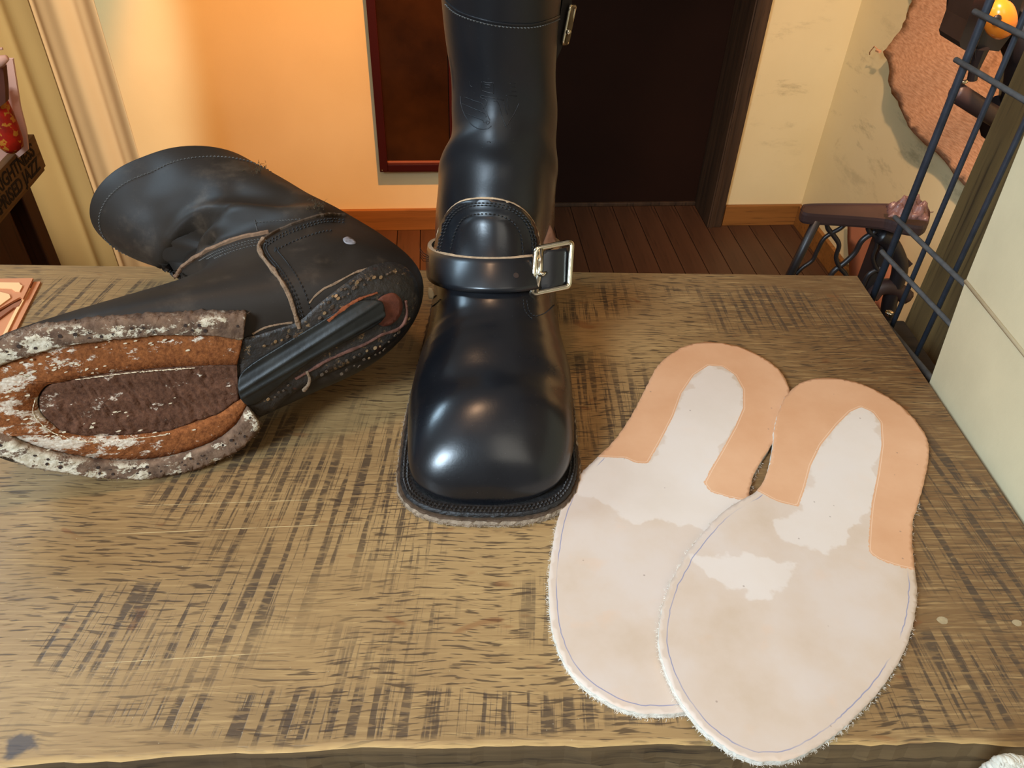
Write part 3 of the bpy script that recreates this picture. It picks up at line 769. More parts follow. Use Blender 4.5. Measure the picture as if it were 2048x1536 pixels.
# strap hole
h = castT((1032, 551))
M_HOLE = simple('dark_hole', (0.035, 0.020, 0.014, 1), 0.9)
def disc(b, P, N, r, th=0.0004, n=12, sx=1.0):
    N = Vector(N).normalized(); u = N.orthogonal().normalized(); v = N.cross(u); P = Vector(P)
    pts = [P + (u * math.cos(a) + v * math.sin(a) * sx) * r - N * th for a in np.linspace(0, 2 * math.pi, n, endpoint=False)]
    b.prism([tuple(p) for p in pts], tuple(N * th * 2))
b = MB(); disc(b, h[0] + h[1] * .0001, h[1], 0.0019, 0.0003); b.build('strap_hole', M_HOLE, strapS)
strapS.children[0].matrix_parent_inverse = strapS.matrix_world.inverted() @ Matrix.Identity(4) if False else Matrix.Identity(4)
# buckle
h0 = castT((1085, 542)); cdir = -ray(1100, 540); cdir /= np.linalg.norm(cdir)
BN = 0.5 * h0[1] + 0.5 * cdir + np.array([0.0, -0.25, 0]); BN /= np.linalg.norm(BN); BP = h0[0] + h0[1] * 0.0035
def bp(x, y, e=0.0): return onp(x, y, BP, BN) + BN * e
def rounded(c, r, k=5):
    out = []; n = len(c); c = [np.array(p, float) for p in c]
    for i in range(n):
        a, p, b_ = c[i - 1], c[i], c[(i + 1) % n]; d1 = (a - p) / np.linalg.norm(a - p); d2 = (b_ - p) / np.linalg.norm(b_ - p)
        for t in np.linspace(0, 1, k):
            out.append((p + d1 * r) * (1 - t) ** 2 + p * 2 * t * (1 - t) + (p + d2 * r) * t * t)
    return out
b = MB(); fr = rounded([bp(1072, 497), bp(1141, 484, .002), bp(1136, 573, .002), bp(1064, 588)], 0.0028)
fr = resamp(fr, 0.0012, True); b.tube([tuple(p) for p in fr], 0.0020, 10, closed=True)
b.build('buckle', M_NICKEL, bootS, True); bk = bootS.children[-1]
b = MB(); b.tube([bp(1081, 498, .0006), bp(1079, 540, .0008), bp(1070, 586, .0006)], 0.0021, 10); o = b.build('buckle_bar', M_NICKEL, bootS, True)
b = MB(); b.tube([bp(1076, 550, .001), bp(1082, 548, .0035), bp(1090, 545, .0025)], [0.0019, 0.0018, 0.0010], 8); b.build('buckle_prong', M_NICKEL, bootS, True)
# strap keeper end seen inside the frame
sl = [(1074, 506), (1090, 501), (1110, 499), (1128, 496), (1139, 494), (1140, 515), (1137, 545), (1134, 567), (1118, 573), (1096, 578), (1070, 583)]
def mapb(p):
    t = (p[0] - 1070) / 70.0; e = 0.0002 + 0.0030 * math.sin(math.pi * min(max(t, 0), 1)) - 0.003
    return bp(p[0], p[1], e), BN
slab('strap_end', sl, mapb, 0.0024, [M_STRAP, M_TANEDGE], bootS, step=7)
# torn strap end behind the buckle
tl = [(1086, 486), (1092, 470), (1098, 450), (1104, 462), (1110, 480), (1112, 494), (1090, 500)]
Pt = onp(1098, 480, BP - BN * 0.006, BN)
slab('strap_tail', tl, lambda p: (onp(p[0], p[1], BP - BN * 0.012, BN), BN), 0.002, [simple('flesh_side_leather', rgb(104, 66, 42), 0.9, 0.2, 200)], bootS, step=6)
# small pale tab below the strap on the left
slab('side_tab', [(857, 574), (864, 576), (868, 588), (866, 598), (858, 596), (855, 585)], lambda p: (onp(p[0], p[1], castS((880, 590))[0], (0, -1, 0.3)), np.array([0, -.95, .3])), 0.0015, [simple('pale_tab', rgb(176, 160, 130), 0.8)], bootS, step=4)
# top strap and its buckle, standing off the outer side of the shaft
hX = [castS((x_, y_)) for x_, y_ in ((1118, 8), (1108, 60), (1100, 118))]
Yb = float(np.mean([a[0][1] for a in hX if a is not None])) + 0.02
b = MB(); b.prism([ony(x_, y_, Yb) for x_, y_ in ((1128, -20), (1143, -20), (1144, 10), (1136, 50), (1126, 90), (1112, 122), (1104, 128), (1103, 112), (1116, 60))], (0, 0.022, 0))
b.build('top_strap', [M_WORN], bootS)
b = MB(); fr = rounded([ony(1140, 12, Yb - .003), ony(1150, 12, Yb + .02), ony(1134, 88, Yb + .02), ony(1125, 88, Yb - .003)], 0.002)
b.tube([tuple(p) for p in resamp(fr, .0015, True)], 0.0012, 8, closed=True); b.ball(tuple(ony(1136, 64, Yb - .003)), 0.0022, 8)
b.build('top_buckle', M_NICKEL, bootS, True)
slab('top_strap_end', [(1141, 12), (1147, 12), (1146, 45), (1139, 80), (1131, 90), (1130, 82), (1136, 45)], lambda p: (ony(p[0], p[1], Yb - .001), np.array([0, -1., 0])), 0.0015, [simple('strap_olive', rgb(104, 84, 52), 0.6)], bootS, step=5)
# loose thread left of the strap
b = MB()
for k_ in range(4):
    P = ony(858, 522 - k_ * 3, LU[:, 1].min() + .03); b.tube([P, P + np.array([-.004, 0, .001 * k_]), P + np.array([-.006, 0, .004 + .001 * k_])], .00022, 4)
b.build('loose_thread', M_THREAD, bootS)['kind'] = 'stuff'
# ---------------------------------------------------------------- boot lying on its side, sole stripped
KL = [(9, 15, 9, 13, 2, 0, 0, 2, 2), (10, 25, 9, 9, 22, 0, 0, 2, 2), (16, 38, 12, 6, 30, 4, -.2, 2.6, 2), (29, 47, 22, 3, 37, 5, -.4, 3, 2.1),
      (50, 52, 44, 1, 43.5, 5, -.5, 3, 2.1), (80, 55, 78, 0, 49.5, 1, -.5, 3, 2.1), (110, 64, 113, 0, 53, -3, -.5, 3, 2), (132, 82, 155, 0, 49, -2, -.5, 3, 1.9),
      (142, 104, 195, 0, 46, -2, -.4, 3, 1.9), (142, 120, 238, 2, 45, -1, -.2, 3, 2), (134, 136, 270, 14, 45, 0, -.05, 2.4, 2), (124, 150, 284, 40, 43, 0, 0, 2, 2),
      (118, 158, 277, 72, 40, 3, 0, 2, 2), (110, 166, 260, 108, 38, 10, 0, 2, 2), (98, 176, 240, 140, 38, 18, 0, 2, 2), (82, 190, 224, 175, 39, 23, 0, 2, 2),
      (73, 202, 208, 204, 41, 28, 0, 2, 2), (70, 208, 202, 214, 42, 30, 0, 2, 2)]
A_, B_, E_ = R(14), R(6), R(8)
TL = np.array([-.275, .335, .05])
_d = np.array([-math.cos(A_), -math.sin(A_), 0]); _n0 = np.array([math.sin(A_), -math.cos(A_), 0])
_up = math.cos(B_) * np.array([0, 0, 1.]) - math.sin(B_) * _n0; _n = math.cos(B_) * _n0 + math.sin(B_) * np.array([0, 0, 1.])
LX = math.cos(E_) * _up - math.sin(E_) * (-_d); LY = math.cos(E_) * (-_d) + math.sin(E_) * _up; LZ = -_n   # lateral, toe->heel, sole->top
def placeL(G):
    G = np.asarray(G); return TL + G[..., 0:1] * LX + G[..., 1:2] * LY + G[..., 2:3] * LZ
def sole_xy(px, py, off=0.004):
    """pixel -> (lateral, along) on the sole plane, off in front of it"""
    P = onp(px, py, TL - LZ * off, LZ); return ((P - TL) @ LX, (P - TL) @ LY)
def wrinkL(G):
    G = G.copy(); x, y, z = G[..., 0].copy(), G[..., 1].copy(), G[..., 2].copy()
    # deep fold where the shaft has collapsed at the ankle, and slumps along the shaft
    e = np.exp(-((z - .150) / .020) ** 2) * np.exp(-((y - .135) / .030) ** 2); G[..., 0] -= 0.012 * e * np.sign(x) * (x > 0)
    e = np.exp(-((z - .118) / .014) ** 2) * np.exp(-((y - .170) / .05) ** 2); G[..., 0] += 0.005 * e * np.sign(x)
    # collapsed ankle : a long ridge down the shaft side with a hollow under it (modelled on the side that faces up)
    W = placeL(G); du = np.roll(W, -1, 1) - np.roll(W, 1, 1); dv = np.gradient(W, axis=0); N = np.cross(du, dv); N /= np.linalg.norm(N, axis=-1, keepdims=True) + 1e-12
    N *= np.sign(((W - W.mean(1, keepdims=True)) * N).sum(-1, keepdims=True)); q = (W - CP) @ CM.T
    px = 1024 + FPX * q[..., 0] / q[..., 2]; py = 768 + FPX * q[..., 1] / q[..., 2]; front = np.clip(((CP - W) * N).sum(-1) / 0.15, 0, 1)
    PQ = np.stack([px, py], -1).reshape(-1, 2)
    def bumpline(L, sg, h): return h * np.exp(-(polydist(PQ, crom(L, 40), False).reshape(px.shape) / sg) ** 2)
    H = bumpline([(345, 480), (375, 442), (420, 422), (480, 424), (560, 430), (640, 432)], 17, 0.0060)
    H += bumpline([(338, 545), (345, 515), (368, 492), (400, 478)], 17, -0.0120)
    H += bumpline([(430, 470), (500, 455), (560, 450)], 14, -0.0030)
    H += bumpline([(300, 350), (290, 400), (300, 450)], 40, -0.0035)
    H += bumpline([(470, 380), (560, 400)], 22, -0.0035)
    H += bumpline([(660, 520), (690, 505)], 14, -0.0022)
    W = W + N * (H * front)[..., None]
    D = W - TL; return np.stack([D @ LX, D @ LY, D @ LZ], -1)
bootL = thing('engineer_boot', (-.16, .40, 0), 'black boot lying on its side without its sole, bare insole and stitched welt showing', 'boot')
upL, GL, WL, bvL = boot_upper('upper', KL, placeL, [M_WORN, M_DKEDGE, M_WORN], bootL, wrinkL)
castL = caster(bvL)
# sole-side build
wtop = [(0, 683), (60, 663), (150, 650), (250, 640), (350, 635), (430, 632), (492, 631)]
wtopi = [(0, 733), (60, 712), (140, 692), (220, 682), (320, 672), (420, 673), (486, 681)]
wbot = [(0, 915), (60, 935), (130, 948), (230, 960), (330, 955), (420, 930), (480, 900), (517, 862), (519, 846)]
wboti = [(0, 868), (60, 893), (130, 912), (230, 925), (330, 918), (420, 890), (470, 855), (494, 815)]
def S2(L, off=0.004): return [np.array(sole_xy(*p, off)) for p in L]
def around(top, bot, ext, k):
    t = S2(top)[::-1]; b_ = S2(bot); a, c = t[-1], b_[0]
    # continue round the toe outside the frame
    mx = (a[0] + c[0]) / 2; hw = (a[0] - c[0]) / 2; y0 = min(a[1], c[1]) - 0.004
    arc = [np.array([mx + hw * math.cos(q), y0 - ext * math.sin(q)]) for q in np.linspace(0.25, math.pi - 0.25, 9)]
    return np.array(t + arc + b_)
WO = around(wtop, wbot, 0.036, 1); WI = around(wtopi, wboti, 0.024, 1)
WOs = resamp(crom(WO, 260), 0.002); 
WIs = crom(WI, 400)
dO = np.linspace(0, 1, 240); 
def byt(P, n):
    P = crom(P, 600); d = np.r_[0, np.cumsum(np.linalg.norm(np.diff(P, axis=0), axis=1))]; t = np.linspace(0, d[-1], n); return np.stack([np.interp(t, d, P[:, k]) for k in (0, 1)], 1)
NW = 300; O2 = byt(WO, NW); I2 = byt(WI, NW)
def L3(xy, h): return placeL(np.array([xy[0], xy[1], -h]))       # h = height proud of the sole plane

def welt_mat():
    m = NT('glue_stained_welt', 0.9, 0.2)
    c = m.ramp(m.noise(None, 160, 5), [(0.3, rgb(78, 58, 46)), (0.7, rgb(134, 106, 84))])
    g = m.noise(m.mapping((1, 1, 1.6)), 62, 6, 0.78); at = m.attr('toe')
    k = m.step(m.math('ADD', g, m.math('MULTIPLY', at, 0.13)), 0.555, 0.60)
    mid = m.attr('mid'); k = m.math('MULTIPLY', k, mid, clamp=True)
    m.color(m.mix(k, c, m.ramp(m.noise(None, 300, 3), [(0.3, rgb(178, 162, 134)), (0.7, rgb(228, 216, 192))])))
    m.bump(m.noise(None, 500, 4), 0.6, 0.0008); return m
M_WELT = welt_mat()
def suede_mat(name, c0, c1, glue=0.0, ridge=False):
    m = NT(name, 0.92, 0.15)
    c = m.ramp(m.noise(None, 420, 4, 0.7), [(0.3, c0), (0.72, c1)])
    c = m.mix(m.math('MULTIPLY', m.step(m.noise(None, 30, 4), 0.45, 0.75), 0.4), c, tuple(x * .5 for x in c0[:3]) + (1,))
    g = m.noise(m.mapping((1, 1, 2.0)), 55, 6, 0.75); k = m.step(m.math('ADD', g, m.math('MULTIPLY', m.attr('toe'), glue)), 0.60, 0.66)
    m.color(m.mix(k, c, m.ramp(m.noise(None, 400, 3), [(0.3, rgb(186, 160, 134)), (0.7, rgb(226, 212, 192))])))
    m.bump(m.noise(None, 600, 4), 0.6, 0.0008); return m
M_SUEDE = suede_mat('rust_suede_ramp', rgb(98, 54, 28), rgb(160, 96, 52), 0.17)
M_FILL = suede_mat('dark_brown_filler', rgb(70, 45, 33), rgb(114, 77, 57), 0.05)
toe_y0, toe_y1 = 0.02, 0.13
def toef(xy): return np.clip((toe_y1 - xy[1]) / (toe_y1 - toe_y0), 0, 1)
# welt
V = []; F = []; toeA = []; midA = []; rw = 9
prof = [(0.0, -0.0045), (0.0, -0.0005), (0.0, 0.0020), (0.14, 0.0034), (0.38, 0.0040), (0.6, 0.0032), (0.86, 0.0044), (1.0, 0.0022), (1.0, -0.003)]
holes = set(range(6, NW - 6, 6))
for i in range(NW):
    for j, (t, h) in enumerate(prof):
        jit = rng.normal(0, 0.00035, 2) if j < 4 else rng.normal(0, 0.00012, 2)
        p = O2[i] * (1 - t) + I2[i] * t + jit; V.append(L3(p, h + 0.0014 + rng.normal(0, 0.00030) + 0.0005 * math.sin(i * .31 + j))); toeA.append(toef(p)); midA.append(1.0 if 0.05 < t < .95 else 0.25)
for i in range(NW - 1):
    for j in range(rw - 1): F.append((i * rw + j, (i + 1) * rw + j, (i + 1) * rw + j + 1, i * rw + j + 1))
    F.append((i * rw + rw - 1, (i + 1) * rw + rw - 1, (i + 1) * rw, i * rw))
F.append(tuple(range(rw))); F.append(tuple((NW - 1) * rw + j for j in range(rw))[::-1])
wl = link('welt', V, F, M_WELT, bootL, False)
for nm, val in (('toe', toeA), ('mid', midA)):
    a = wl.data.attributes.new(nm, 'FLOAT', 'POINT'); a.data.foreach_set('value', np.array(val, float))
for p in wl.data.polygons: p.use_smooth = True
# stitch holes along the welt
b = MB()
for t, ph in ((0.40, 0), (0.72, 3)):
    for i in range(3 + ph, NW - 3, 5):
        p = O2[i] * (1 - t) + I2[i] * t + rng.normal(0, .0003, 2); P = L3(p, 0.0050 + (.0004 if t < .5 else 0)); 
        b.tube([P, P - (-LZ) * 0.0016], [0.0010 * (0.7 + .6 * rng.random()), 0.0008], 7)
o = b.build('stitch_holes', M_HOLE, bootL); o['kind'] = 'stuff'
cx_ = (O2.mean(0)); nn = O2 - cx_; nn /= np.linalg.norm(nn, axis=1, keepdims=True)
fuzz('welt_fuzz', [L3(p, 0.002) for p in O2], [LX * a[0] + LY * a[1] for a in nn], -LZ, M_WELT, bootL, 700, 0.0022, 0.00016)
# rust suede ramp between welt and filler
sti = [(96, 775), (120, 768), (200, 752), (300, 741), (400, 735), (474, 733)]
sbi = [(96, 845), (140, 872), (230, 876), (330, 866), (420, 838), (488, 800)]
SI = np.array(S2(sti)[::-1] + [np.array(sole_xy(78, 800)), np.array(sole_xy(80, 825))] + S2(sbi)); SI2 = byt(SI, NW)
V = []; F = []; toeA = []; rw = 6
pr = [(0.0, -0.002), (0.02, 0.0018), (0.3, 0.0030), (0.7, 0.0032), (0.97, 0.0028), (1.0, -0.001)]
for i in range(NW):
    for t, h in pr:
        p = I2[i] * (1 - t) + SI2[i] * t; V.append(L3(p, h + rng.normal(0, .00016))); toeA.append(toef(p))
for i in range(NW - 1):
    for j in range(rw - 1): F.append((i * rw + j, (i + 1) * rw + j, (i + 1) * rw + j + 1, i * rw + j + 1))
    F.append((i * rw + rw - 1, (i + 1) * rw + rw - 1, (i + 1) * rw, i * rw))
F.append(tuple(range(rw))); F.append(tuple((NW - 1) * rw + j for j in range(rw))[::-1])
su = link('suede_ramp', V, F, M_SUEDE, bootL, True); a = su.data.attributes.new('toe', 'FLOAT', 'POINT'); a.data.foreach_set('value', np.array(toeA, float))
# filler : brushed, ridged dark layer in the hollow
FO = [tuple(p) for p in SI2[::5]]
def hmap(p):
    x_, y_ = p; h = 0.0008 + (0.0005 + 0.0003 * math.sin(y_ * 330 + x_ * 90)) * math.sin(y_ * 1350 + 2.6 * math.sin(x_ * 120 + y_ * 60) + 3 * math.sin(y_ * 170) + 1.2 * math.sin(x_ * 410 + y_ * 300)) * (1 if y_ < .165 else .25) + 0.0004 * math.sin(x_ * 400 + y_ * 90) + 0.0003 * math.sin(y_ * 2300 + x_ * 350 + 2 * math.sin(y_ * 300)) + float(rng.normal(0, .00016))
    if x_ > 0.022 and y_ > 0.09: h += 0.0012
    return L3(p, h), -LZ
slab('filler', FO, hmap, 0.0008, [M_FILL], bootL, step=0.0014, attrs={'toe': lambda V_: [toef(v) for v in V_]}, lift=0)
# thin glue skin lines along the feather
M_GLUE = simple('dried_glue', rgb(212, 194, 164), 0.85, 0.15, 300, 0.2)
b = MB()
for px in ([(150, 760), (210, 752), (270, 745), (330, 740), (390, 736)], [(90, 860), (150, 880), (210, 885)], [(240, 880), (300, 874), (340, 868)], [(70, 800), (66, 825), (84, 850), (110, 868)]):
    pts = [L3(sole_xy(*p, .0035), 0.0034 + rng.normal(0, .0002)) for p in resamp(crom(px, 40), 3)]
    b.tube(pts, [0.0004 * (0.2 + rng.random()) for _ in pts], 5)
o = b.build('glue_line', M_GLUE, bootL)
# flakes of glue standing on the filler and suede
b = MB()
for cx0, cy0, sp, nfl in ((255, 825, 16, 26), (160, 850, 14, 18), (120, 735, 28, 40), (185, 740, 20, 30), (230, 690, 30, 20), (300, 680, 30, 16), (350, 815, 22, 8), (50, 830, 26, 34), (100, 875, 30, 34), (60, 740, 24, 30), (20, 790, 22, 26), (300, 700, 60, 10), (280, 880, 40, 22), (365, 860, 30, 10), (60, 720, 20, 20)):
    for _ in range(nfl // 4):
        p = (cx0 + rng.normal() * sp, cy0 + rng.normal() * sp * .45); q = sole_xy(*p, .004); r_ = 0.0003 + 0.0008 * rng.random(); k0 = rng.integers(5, 8)
        pts = [L3((q[0] + r_ * .6 * math.sin(a) * (.6 + .8 * rng.random()), q[1] + r_ * 1.5 * math.cos(a) * (.6 + .8 * rng.random())), 0.0034) for a in np.linspace(0, 2 * math.pi, k0, endpoint=False)]
        b.prism(pts, -LZ * 0.0001)
o = b.build('glue_flakes', M_GLUE, bootL); o['kind'] = 'stuff'

# waist and heel seat
def rubber():
    m = NT('black_shank_cover', 0.48, 0.35)
    c = m.ramp(m.noise(None, 60, 5), [(0.3, (0.007, 0.007, 0.006, 1)), (0.7, (0.018, 0.018, 0.015, 1))])
    sc = m.noise(m.mapping((1, 1, 1)), 110, 6, 0.8); m.color(m.mix(m.math('MULTIPLY', m.step(sc, 0.62, 0.74), .6), c, rgb(104, 92, 74)))
    m.bump(m.noise(None, 200, 4), 0.3, 0.0006); return m
M_SHANK = rubber()
def seatmat():
    m = NT('tarry_heel_seat', 0.5, 0.5)
    c = m.ramp(m.noise(None, 70, 5), [(0.3, (0.010, 0.009, 0.008, 1)), (0.75, (0.035, 0.026, 0.02, 1))])
    g = m.noise(None, 120, 6, 0.8); c = m.mix(m.step(g, 0.58, 0.63), c, rgb(122, 96, 66))
    g2 = m.noise(m.mapping((1, 1, 1), loc=(3, 3, 3)), 60, 4, 0.8); c = m.mix(m.math('MULTIPLY', m.step(g2, 0.60, 0.70), .7), c, rgb(84, 42, 28))
    m.color(c); m.bump(m.noise(None, 300, 5), 0.7, 0.0015); return m
M_SEAT = seatmat()
seat_px = [(478, 690), (520, 668), (560, 655), (600, 640), (640, 605), (700, 560), (745, 532), (790, 527), (822, 548), (836, 585), (832, 622), (805, 662), (770, 692), (720, 718), (660, 742), (600, 775), (560, 805), (528, 835), (500, 822), (488, 800)]
seat_o = resamp(crom(seat_px, 120, True), 5)
def cs(p):
    r = castL(p)
    if r is None: return None
    return r
slab('heel_seat', seat_o, cs, 0.0012, [M_SEAT], bootL, step=9, lift=-0.0002)
shank_px = [(478, 752), (500, 728), (560, 690), (630, 648), (700, 607), (750, 598), (762, 612), (756, 640), (700, 672), (640, 702), (580, 745), (530, 790), (505, 806), (486, 796), (476, 775)]
sh_o = resamp(crom(shank_px, 90, True), 4)
axA, axB = np.array([490., 780.]), np.array([750., 622.]); axd = (axB - axA) / np.linalg.norm(axB - axA); axn = np.array([-axd[1], axd[0]])
def shk(p):
    r = castL(p)
    if r is None: return None
    q = (np.array(p) - axA) @ axn; t = q / 30.0
    h = 0.0030 * max(0, 1 - abs(t) ** 2.2) + 0.0010 * math.exp(-((q + 14 + (p[0] - 600) * .02) / 3.5) ** 2) + 0.0010 * math.exp(-((q - 4 - (p[0] - 600) * .03) / 3.5) ** 2)
    return r[0] + r[1] * h, r[1]
slab('shank_cover', sh_o, shk, 0.0012, [M_SHANK], bootL, step=3, lift=0.0008)
castH = lambda p: (lambda r: None if r is None else (r[0] + r[1] * 0.0016, r[1]))(castL(p))
ov = resamp(crom([(748, 622), (752, 600), (768, 588), (786, 586), (799, 600), (800, 620), (786, 642), (764, 650), (750, 640)], 50, True), 4)
slab('heel_plug', ov, castH, 0.0006, [simple('rust_heel_plug', rgb(92, 46, 30), 0.6, 0.3, 200, 0.4, bumpy=.5, bscale=400)], bootL, step=6, lift=0.0)
M_TAN2 = simple('grubby_raw_edge', rgb(128, 104, 82), 0.9, 0.3, 220, 0.15, bumpy=.8, bscale=700)
# leather lip around the seat groove
M_LIP = simple('chewed_lip', rgb(100, 66, 54), 0.8, 0.4, 150, 0.2, bumpy=.8, bscale=400)
strip('feather_edge', castH, [(752, 585), (715, 598), (680, 620), (655, 640)], 0.0015, 0.0008, simple('rust_feather', rgb(130, 66, 32), .8, .3, 200), bootL, 0.3)
strip('feather_edge', castH, [(808, 600), (810, 630), (795, 655), (760, 668), (730, 685), (690, 702), (650, 720), (620, 738), (590, 755)], 0.0013, 0.0007, M_LIP, bootL, 0.35)
strip('feather_edge', castL, [(648, 577), (668, 568), (690, 556), (712, 545), (735, 538), (760, 531)], 0.0011, 0.0006, M_TAN2, bootL, 0.3)
strip('feather_edge', castL, [(618, 607), (630, 592), (648, 577)], 0.0010, 0.0006, M_TAN2, bootL, 0.3)
strip('feather_edge', castL, [(505, 668), (530, 655), (560, 648), (585, 645)], 0.0010, 0.0006, M_TAN2, bootL, 0.3)
strip('feather_edge', castH, [(613, 740), (618, 755), (614, 768), (606, 778)], 0.0015, 0.0008, M_TAN2, bootL, 0.3)
# nails and torn stitch stubs around the heel
nails = []
for line, k0 in (([(640, 634), (665, 610), (690, 588), (715, 572), (740, 563), (765, 552), (790, 545), (808, 560)], 16), ([(655, 600), (690, 578), (720, 560), (745, 552)], 9), ([(640, 745), (670, 728), (705, 712), (735, 700), (760, 690), (785, 672), (803, 652), (815, 630)], 14), ([(680, 745), (715, 725), (750, 705), (775, 690)], 8), ([(540, 800), (556, 785), (575, 770)], 4), ([(530, 690), (560, 675), (600, 665)], 6)):
    nails += [tuple(p) for p in resamp(crom(line, 60), 1)[:: max(1, int(len(resamp(crom(line, 60), 1)) / k0))]]
M_NAIL = simple('dull_brass_nail', rgb(146, 116, 82), 0.5, 0.3, 300, 0.5, 0.4)
first = None
for p in nails:
    r = castH((p[0] + rng.normal() * 2, p[1] + rng.normal() * 2))
    if r is None: continue
    b = MB(); disc(b, r[0] + r[1] * .0002, r[1] + rng.normal(0, .25, 3), 0.0007 + .0008 * rng.random(), 0.0003, 7, .7); b.build('nail', M_NAIL if rng.random() < .35 else M_DKEDGE, bootL)
r = castH((724, 643)); b = MB(); disc(b, r[0] + r[1] * .0022, r[1], 0.0022, 0.0006, 10); b.build('nail', M_DKEDGE, bootL)
# counter overlay : raised panel around the heel with raw edge
counter = [(690, 432), (655, 430), (620, 438), (585, 450), (550, 466), (528, 480), (519, 495), (526, 516), (545, 540), (563, 565), (578, 592), (588, 622), (598, 655)]
strip('counter_edge', castL, counter[5:], 0.0026, 0.0020, M_TAN2, bootL, 0.25)
strip('counter_edge', castL, counter[:6], 0.0018, 0.0016, M_DKEDGE, bootL, 0.12)
cc = crom(counter, 100)
stitches('counter_stitching', castL, [inset(cc[:-2], -9)[::6], inset(cc[:-2], -14)[::6], inset(cc[6:-2], -32)[::6]], M_THREAD, bootL, 2.6e-3, 1.8e-3, 4e-4, 4e-4)
quarter = [(347, 554), (362, 538), (385, 520), (420, 500), (455, 486), (490, 475), (520, 470), (538, 466)]
strip('vamp_edge', castL, quarter, 0.0026, 0.0020, simple('tan_vamp_edge', rgb(120, 90, 66), .85, .25, 300), bootL, 0.15)
qq = crom(quarter, 80)
stitches('vamp_stitching', castL, [inset(qq[26:], 9)[::6], inset(qq[30:], 14)[::6], inset(qq[34:], 20)[::6], [(510, 440), (515, 462)], [(512, 445), (560, 442), (610, 438)]], M_THREADG, bootL, 2.6e-3, 1.6e-3, 3e-4, 4e-4)
# seam under the shaft's top edge follows the rim
k1 = GL.shape[0] - 11
b = MB(); ring = WL[k1]; nr = len(ring); cen = ring.mean(0)
ringd = resamp(ring, 0.0026, True)
for i in range(len(ringd)):
    a = ringd[i]; c2 = a + (ringd[(i + 1) % len(ringd)] - a) * .7; o_ = a - cen; o_ /= np.linalg.norm(o_)
    b.tube([a, (a + c2) / 2 + o_ * .0006, c2], [.0003, .0005, .0003], 5)
o = b.build('top_band_stitching', M_THREADG, bootL); o['kind'] = 'stuff'
# scuff spot on the counter
sc = resamp(crom([(686, 478), (696, 474), (708, 480), (712, 487), (700, 489), (690, 486)], 30, True), 2.5)
slab('scuff_patch', sc, castL, 0.0003, [simple('scuffed_leather', rgb(126, 122, 124), 0.5, 0.3, 500)], bootL, step=4)
# shaggy torn tabs on the back seam
M_HAIR = simple('frayed_lining', rgb(70, 56, 36), 0.95, 0.3, 300)
for (px, py), up_ in (((528, 334), 1), ((645, 410), 1)):
    r = castL((px - 8, py + 10))
    if r is None: continue
    b = MB(); pts = []; 
    fuzzp = [r[0] + LY * rng.normal(0, .004) + LX * abs(rng.normal(0, .003)) + LZ * rng.normal(0, .004) for _ in range(30)]
    fuzz('frayed_tab', fuzzp, [LX * .8 + LY * .6 for _ in fuzzp], LZ, M_HAIR, bootL, 60, 0.0035, 0.00022)
# pull loop visible inside the fold
strip('inner_loop', castL, [(358, 500), (372, 486), (388, 482)], 0.002, 0.001, M_TANEDGE, bootL, 0.1)

# ================================================================= cut leather soles
def sole_leather(name, seed):
    m = NT(name, 0.62, 0.3)
    n1 = m.noise(m.mapping((1, 1, 1), loc=(seed, seed, 0)), 17, 5, 0.6); n2 = m.noise(m.mapping((1, 1, 1), loc=(seed, 2, 0)), 45, 4)
    pale = m.ramp(n1, [(0.30, rgb(192, 168, 144)), (0.46, rgb(200, 178, 158)), (0.60, rgb(203, 184, 168)), (0.75, rgb(204, 187, 174))])
    pale = m.mix(m.math('MULTIPLY', m.step(n2, 0.58, 0.72), 0.22), pale, rgb(214, 172, 136))
    wt = m.attr('wet'); pale = m.mix(m.math('MULTIPLY', m.step(m.math('ADD', wt, m.math('MULTIPLY', m.math('SUBTRACT', n2, .5), .03)), -0.0012, 0.0012), 0.55), pale, rgb(218, 206, 195))
    tan = m.ramp(n1, [(0.3, rgb(200, 148, 108)), (0.7, rgb(212, 164, 126))])
    t = m.attr('tan'); jag = m.math('MULTIPLY', m.math('SUBTRACT', m.noise(None, 420, 3, 0.7), 0.5), m.math('ADD', 0.0008, m.math('MULTIPLY', m.attr('ragged'), 0.0035)))
    tj = m.math('ADD', t, jag)
    c = m.mix(m.step(tj, -0.00015, 0.00015), pale, tan)
    # faint scribed line just inside the tan border
    ln = m.math('SUBTRACT', 1.0, m.step(m.math('ABSOLUTE', m.math('SUBTRACT', t, 0.0012)), 0.0001, 0.00035)); c = m.mix(m.math('MULTIPLY', ln, 0.4), c, rgb(236, 210, 184))
    # pencil line near the rim of the pale part
    e = m.math('ABSOLUTE', m.math('SUBTRACT', m.attr('edge'), 0.0042))
    pl_ = m.math('MULTIPLY', m.math('SUBTRACT', 1.0, m.step(e, 0.0001, 0.00042)), m.math('SUBTRACT', 1.0, m.step(t, -0.002, 0.0)))
    pl_ = m.math('MULTIPLY', pl_, m.step(m.noise(None, 18, 2), 0.36, 0.5))
    c = m.mix(m.math('MULTIPLY', pl_, 0.8), c, rgb(118, 122, 156))
    sp = m.vor(None, 75); c = m.mix(m.math('MULTIPLY', m.math('SUBTRACT', 1.0, m.step(sp, 0.03, 0.06)), 0.5), c, rgb(120, 96, 84))
    m.color(c); m.bump(m.noise(None, 260, 4), 0.10, 0.0004); return m
def edge_leather():
    m = NT('pale_fibrous_edge', 0.95, 0.1); m.color(m.ramp(m.noise(m.mapping((1, 1, 3)), 300, 4), [(0.3, rgb(196, 186, 170)), (0.7, rgb(234, 226, 212))])); m.bump(m.noise(None, 700, 4), 0.8, 0.0008); return m
M_FIB = edge_leather()
